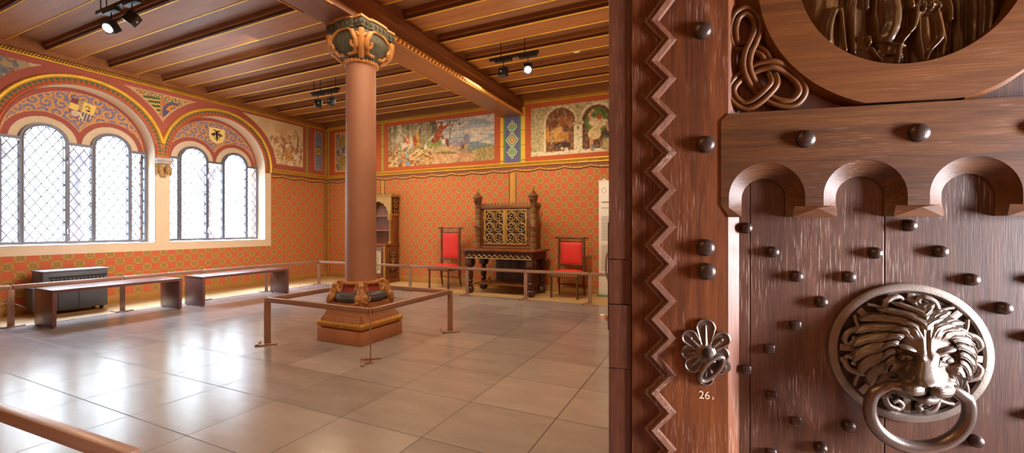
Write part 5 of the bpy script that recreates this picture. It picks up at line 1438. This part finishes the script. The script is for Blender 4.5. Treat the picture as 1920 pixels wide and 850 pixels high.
for a in (45, 135, -90, 180):
    a = math.radians(a); r = .036 if a > 0 and a < 3 else .043 if a < 0 else .028
    b.ell(EP(r * math.cos(a), r * math.sin(a), .004), (.0035, .003, .0035), nu=10, nv=6)
esc = b.build('lock_escutcheon', IRON, door, smooth=40, label='petal-shaped iron lock plate')
b = MB(); b.lathe([(.0085, 0), (.0085, .010), (.0065, .016), (.0075, .020), (.002, .023)], 0, 0, 20, Matrix.Translation(EP(.001, .003, .006)) @ Matrix.Rotation(PI / 2, 4, 'X'))
b.build('handle_spindle', BRDARK, esc)
M = Matrix.Translation(EP(.007, -.022, .018)) @ Matrix.Rotation(math.radians(38), 4, 'Y') @ Matrix.Rotation(.45, 4, 'Z')
b = MB(); b.tube([M @ Vector((.0135 * math.cos(a), 0, .027 * math.sin(a))) for a in np.linspace(0, 2 * PI, 33)[:-1]], .0042, 10, closed=True); b.build('drop_handle', IRON, esc)
s_, z_ = ds(1356, 686); b = MB(); b.lathe([(.0105, 0), (.0115, .003), (.009, .008), (.002, .0085)], 0, 0, 20, Matrix.Translation((s_, -.0025, z_)) @ Matrix.Rotation(PI / 2, 4, 'X')); b.ell((s_, -.011, z_), (.003, .002, .005), nu=8, nv=6); b.build('keyhole_boss', IRON, esc)
# latch on the edge
b = MB(); b.bbox(-.0165, .0005, .018, .034, 1.068, 1.082, .0015); b.build('latch_bolt', CHROME, door)
b = MB(); b.bbox(-.0022, .0004, .010, .044, 1.055, 1.26, .0008); b.build('strike_plate', IRON, door)
b = MB(); b.tube(smoothpath([(-.001, .026, 1.205), (-.0055, .024, 1.19), (-.006, .024, 1.165), (-.001, .026, 1.145)], 5), .0022, 6); b.build('edge_catch', CHROME, door)

# ------------------------------------------------------------- lion knocker
LCx, LCz = .4790, 1.0445; PR = .1140
kn = bpy.data.objects.new('lion_knocker', None); COL.objects.link(kn); kn.parent = door; kn.location = (LCx, DP, LCz); kn['label'] = 'bronze lion-head knocker on a pierced round plate'
# local: x right, z up, -y outwards
def KQ(u, v, w): return Vector((u, -w, v))
MX = Matrix.Rotation(PI / 2, 4, 'X')
b = MB(); b.lathe([(PR - .0145, 0), (PR, 0), (PR, .005), (PR - .003, .0072), (PR - .0115, .0075), (PR - .0145, .004)], 0, 0, 96, MX, cap=False)
b.add([b.v[i] for i in range(96)] , [])
for k in range(8):
    a = math.radians(88 + 45 * k + (3 if k % 2 else 0)); M = MX @ Matrix.Rotation(a, 4, 'Z'); b.bbox(.030, PR - .016, -.0055, .0055, .0015, .0068, .001, M)
b.build('plate_rim', BRONZE, kn, smooth=40)
b = MB(); b.lathe([(PR - .002, 0), (PR - .002, .0022)], 0, 0, 64, MX); b.build('plate_ground', BRDARK, kn)
b = MB()
for k in range(8):
    a0 = math.radians(90 + 45 * k + 22.5); sg = 1 if k % 2 else -1
    def pol(r, da, w): a = a0 + sg * da; return KQ(r * math.cos(a), r * math.sin(a), w)
    b.tube(smoothpath([pol(.045, -.25, .004), pol(.066, -.22, .008), pol(.090, .02, .010), pol(.094, .20, .009), pol(.086, .27, .008), pol(.080, .17, .009), pol(.085, .10, .010)], 5), [.0055] * 8 + [.005] * 8 + [.004] * 15, 8)
    b.tube(smoothpath([pol(.05, .1, .004), pol(.062, .16, .007), pol(.068, .04, .008), pol(.062, -.04, .007)], 5), .0042, 8)
    b.tube(smoothpath([pol(.050, -.1, .004), pol(.074, -.05, .010), pol(.088, -.16, .009), pol(.097, -.26, .007)], 5), [.0055] * 8 + [.003] * 8, 8)
b.build('leaf_tracery', BRONZE, kn, smooth=60)
for a, r in ((112, .090), (190, .096), (-20, .094), (-82, .090), (20, .09)):
    a = math.radians(a); b = MB(); b.lathe([(.0055, 0), (.0055, .009), (.004, .0115), (.001, .012)], 0, 0, 14, Matrix.Translation(KQ(r * math.cos(a), r * math.sin(a), .001)) @ MX); b.build('fixing_screw', IRON, kn, smooth=50)
# head and mane sculpted as one cast surface
nn = 420; ax = np.linspace(-.104, .104, nn); U, V = np.meshgrid(ax, ax)
def dome(cu, cv, ru, rv, c0, rw, ang=0):
    c, s_ = math.cos(ang), math.sin(ang); x = (U - cu) * c + (V - cv) * s_; y = -(U - cu) * s_ + (V - cv) * c
    q = np.sqrt((x / ru) ** 2 + (y / rv) ** 2)
    return np.where(q < 1, c0 + rw * np.sqrt(np.clip(1 - q * q, 0, 1)), c0 - (q - 1) * rw * 2.5)
def smax(L, k=.0022):
    A_ = np.stack(L); m = A_.max(0); return m + k * np.log(np.exp((A_ - m) / k).sum(0))
def gs(cu, cv, ru, rv, ang=0):
    c, s_ = math.cos(ang), math.sin(ang); x = (U - cu) * c + (V - cv) * s_; y = -(U - cu) * s_ + (V - cv) * c
    return np.exp(-(x / ru) ** 2 - (y / rv) ** 2)
def gl(pts, w):
    return np.exp(-(np.maximum(0, 1) * dline(pts) / w) ** 2)
def dline(pts):
    P = [(p.x, p.y) for p in smoothpath([(a_, c_, 0) for a_, c_ in pts], 6)]
    d = np.full(U.shape, 9.)
    for (x0, y0), (x1, y1) in zip(P[:-1], P[1:]):
        dx, dy = x1 - x0, y1 - y0; L_ = dx * dx + dy * dy + 1e-14
        t = np.clip(((U - x0) * dx + (V - y0) * dy) / L_, 0, 1); d = np.minimum(d, np.hypot(U - x0 - t * dx, V - y0 - t * dy))
    return d
parts_ = [dome(0, .004, .060, .064, -.004, .044), dome(0, .030, .042, .036, .018, .030), dome(0, -.002, .044, .040, .016, .034)]
# snout: flat-topped wedge from brow to nose
tv = np.clip((.016 - V) / .046, 0, 1)
wd = .0105 + .0065 * tv
sn = .053 + .027 * tv ** .85 - .040 * (np.abs(U) / wd / 1.7) ** 3.2
sn = np.where(V < -.030, sn - (-.030 - V) * 2.6, sn); sn = np.where(V > .016, sn - (V - .016) * .35, sn)
parts_.append(np.maximum(sn, -.02))
for s_ in (-1, 1):
    parts_ += [dome(s_ * .0165, -.0400, .0215, .0165, .036, .037), dome(s_ * .040, -.014, .022, .030, .016, .030), dome(s_ * .0235, .0160, .0200, .0075, .024, .0265, s_ * .28), dome(s_ * .020, .038, .022, .018, .012, .030)]
parts_.append(dome(0, -.0580, .0200, .0125, .030, .030))
Hh = smax(parts_, .0024)
for s_ in (-1, 1):
    Hh -= .0075 * gs(s_ * .0275, .0000, .0125, .0072, s_ * .18)
    Hh += .0030 * np.exp(-(dline([(s_ * .0075, .0075), (s_ * .0150, .0120), (s_ * .026, .0175), (s_ * .040, .0130)]) / .0042) ** 2)
    Hh -= .0022 * np.exp(-(dline([(s_ * .019, -.010), (s_ * .030, -.016), (s_ * .042, -.030)]) / .0030) ** 2)
    Hh -= .0040 * np.exp(-(dline([(s_ * .0165, -.022), (s_ * .021, -.030), (s_ * .036, -.034)]) / .0022) ** 2)
    Hh -= .0065 * np.exp(-(dline([(0, -.050), (s_ * .008, -.0535), (s_ * .022, -.0545), (s_ * .036, -.048)]) / .0017) ** 2)
    Hh -= .0040 * gs(s_ * .0065, -.0315, .0032, .0024)
    for q_ in range(3): Hh -= .0007 * np.exp(-(dline([(s_ * .011, -.040 - .004 * q_), (s_ * .030, -.041 - .005 * q_)]) / .0009) ** 2)
    # eyeball and lids
    r_ = np.sqrt(((U - s_ * .0262) / .0088) ** 2 + ((V - .0008) / .0056) ** 2)
    Hh += .0080 * np.sqrt(np.clip(1 - r_ * r_, 0, 1)) - .0016 * gs(s_ * .0262, .0006, .0016, .0016)
    Hh += .0030 * np.exp(-(dline([(s_ * .0150, -.0050), (s_ * .0205, .0055), (s_ * .0290, .0072), (s_ * .0385, .0000)]) / .0014) ** 2)
    Hh += .0020 * np.exp(-(dline([(s_ * .0155, -.0052), (s_ * .0255, -.0058), (s_ * .0380, -.0006)]) / .0013) ** 2)
Hh -= .0070 * np.exp(-(dline([(0, -.034), (0, -.050)]) / .0016) ** 2)
Hh += .0035 * gs(0, -.0275, .0125, .0050)
Hh -= .0035 * np.exp(-(dline([(0, .012), (0, .045)]) / .0028) ** 2)
# mane: flowing overlapping locks in tiers round the face
cx0, cy0 = 0.0, .004
rho = np.hypot((U - cx0) * 1.04, V - cy0); th = np.arctan2(V - cy0, U - cx0)
side = np.where(U >= 0, 1.0, -1.0)
face = .051 + .007 * np.sin(th) ** 2 * (th > 0) - .0 * (th < 0)
Nl = 22
Mh = np.full(U.shape, -.02)
for tier, (r0, r1, h0, h1, off) in enumerate(((.058, .090, .018, .006, 0), (.053, .079, .030, .013, .5), (.047, .067, .037, .024, .0))):
    tt = np.clip((rho - r0) / (r1 - r0), 0, 1.6)
    ph = (th + side * .42 * tt ** 1.4) * Nl / (2 * PI) + off
    fr = ph - np.floor(ph) - .5
    idn = np.floor(ph).astype(int); jit = ((idn * 7919 + tier * 31) % 13) / 13.0
    tip = 1.0 - .22 * jit
    wl_ = .5 * np.clip(1 - (tt / tip) ** 4, 0, 1) ** .5
    prof_ = np.where(np.abs(fr) < wl_, np.sqrt(np.clip(1 - (fr / np.maximum(wl_, 1e-3)) ** 2, 0, 1)), -1)
    base_ = h0 + (h1 - h0) * np.clip(tt, 0, 1)
    lk = base_ + .0085 * prof_ + .0011 * np.cos(fr * 2 * PI * 3.2) * (prof_ > 0) + .004 * np.sin(np.clip(tt, 0, 1) * PI)
    ok = (prof_ > -1) & (rho > r0 - .004) & (tt < tip)
    gap = (th < -1.05) & (th > -2.09)
    if tier > 0: gap = (th < -.55) & (th > -2.59)
    ok &= ~gap
    Mh = np.where(ok, np.maximum(Mh, lk), Mh)
# short hair combed up from the brow
hr = (V > .040 - .25 * np.abs(U)) & (rho < .062)
ph = th * 9 + side * (rho - .04) * 26
tuft = .0034 * np.abs(np.sin(ph)) ** .7 + .0010 * np.abs(np.sin(ph * 3))
blend = 1 / (1 + np.exp(-(V - (.040 - .25 * np.abs(U))) / .0022))
Hh += blend * tuft * (rho < .070)
inface = 1 / (1 + np.exp((rho - face - .004) / .0022))
inface = np.where((th < -.75) & (th > -2.39), 1, inface)
Hf = smax([np.where(inface > .02, Hh - .030 * (1 - inface), -.02), Mh], .0012)
for _ in range(2):
    Hf[1:-1] = (Hf[:-2] + Hf[1:-1] * 2 + Hf[2:]) / 4; Hf[:, 1:-1] = (Hf[:, :-2] + Hf[:, 1:-1] * 2 + Hf[:, 2:]) / 4
idx = np.arange(nn * nn).reshape(nn, nn)
Q = np.stack([idx[:-1, :-1], idx[:-1, 1:], idx[1:, 1:], idx[1:, :-1]], -1).reshape(-1, 4)
Q = Q[(Hf.ravel()[Q].max(1) > .001)]
def turn(h): return .010 * np.clip((h - .016) / .02, 0, 1) - .50 * np.maximum(h - .030, 0)   # the head looks slightly aside
co = np.stack([U + turn(Hf), -np.maximum(Hf, .0005), V], -1).reshape(-1, 3)
used = np.unique(Q); rm = -np.ones(nn * nn, int); rm[used] = np.arange(len(used))
hm = MB().add(co[used].tolist(), rm[Q].tolist()).build('lion_head', BRONZE, kn, smooth=180, fix=False)
if hm.data.polygons[0].normal.y > 0: hm.data.flip_normals()
def Hat(u, v): return float(Hf[int(round((v + .104) / .208 * (nn - 1))), int(round((u + .104) / .208 * (nn - 1)))])
def KT(u, v, w): return KQ(u + float(turn(w)), v, w)
def onface(pts, o_=.0002): return [KT(p.x, p.y, Hat(p.x, p.y) + o_) for p in smoothpath([(a_, c_, 0) for a_, c_ in pts], 5)]
for s_ in (-1, 1):
    eh = Hat(s_ * .0262, .0008)
    eye = MB().ell(KT(s_ * .0262, .0008, eh - .0015), (.0078, .0048, .0046), nu=18, nv=12).build('eye', BRONZE, hm)
    MB().ell(KT(s_ * .0268 - .001, .0006, eh + .0026), (.0021, .0010, .0022), nu=10, nv=6).build('pupil', BRDARK, eye)
    MB().tube(onface([(s_ * .0130, -.0062), (s_ * .0175, .0030), (s_ * .0262, .0075), (s_ * .0350, .0050), (s_ * .0410, -.0010)]), [.0006] * 3 + [.0013] * 15 + [.0006] * 3, 6).build('eye_crease', BRDARK, eye)
    MB().tube(onface([(s_ * .0140, -.0064), (s_ * .0240, -.0072), (s_ * .0340, -.0040), (s_ * .0405, -.0010)]), .0007, 6).build('eye_crease', BRDARK, eye)
    MB().tube(onface([(s_ * .0010, -.0505), (s_ * .0100, -.0540), (s_ * .0220, -.0545), (s_ * .0340, -.0490)]), .0009, 6).build('lip_line', BRDARK, hm)
    MB().ell(KT(s_ * .0068, -.0312, Hat(s_ * .0068, -.0312)), (.0030, .0020, .0020), nu=10, nv=6).build('nostril', BRDARK, hm)
# ring hanging from the jaws
b = MB()
Rr = .0630; cz = -.0775
pts = []
AR = np.linspace(math.radians(158), math.radians(382), 44)
for a in AR:
    pts.append(KQ(-.010 + Rr * math.cos(a) * 1.02, cz + Rr * math.sin(a), .046 + .16 * Rr * math.sin(a)))
pts = [KQ(-.024, cz + .035, .050), KQ(-.050, cz + .037, .050)] + pts + [KQ(.033, cz + .037, .050), KQ(.010, cz + .035, .050)]
rr_ = [.0070, .0078] + [.0086 + .0018 * max(0, -math.sin(a)) for a in AR] + [.0078, .0070]
b.tube(pts, rr_, 14)
b.build('knocker_ring', IRON, kn, smooth=60)
# doorpost and lintel round the doorway behind the camera's right shoulder
b = MB(); b.bbox(XR - .03, XR - .001, -.43, -.351, .002, 2.33, .004); b.bbox(XR - .03, XR - .001, -.35, .93, 2.251, 2.33, .004)
b.build('trim_7', OAKV, kind='structure')
GROUPS = {'bench': 'slab benches along the window wall', 'upholstered_chair': 'red upholstered chairs beside the carved table', 'low_barrier': 'low museum barriers', 'spotlight_track': 'black spotlight tracks under the ceiling'}
for o in bpy.data.objects:
    k = o.name.split('.')[0]
    if o.parent is None and k in GROUPS: o['group'] = GROUPS[k]
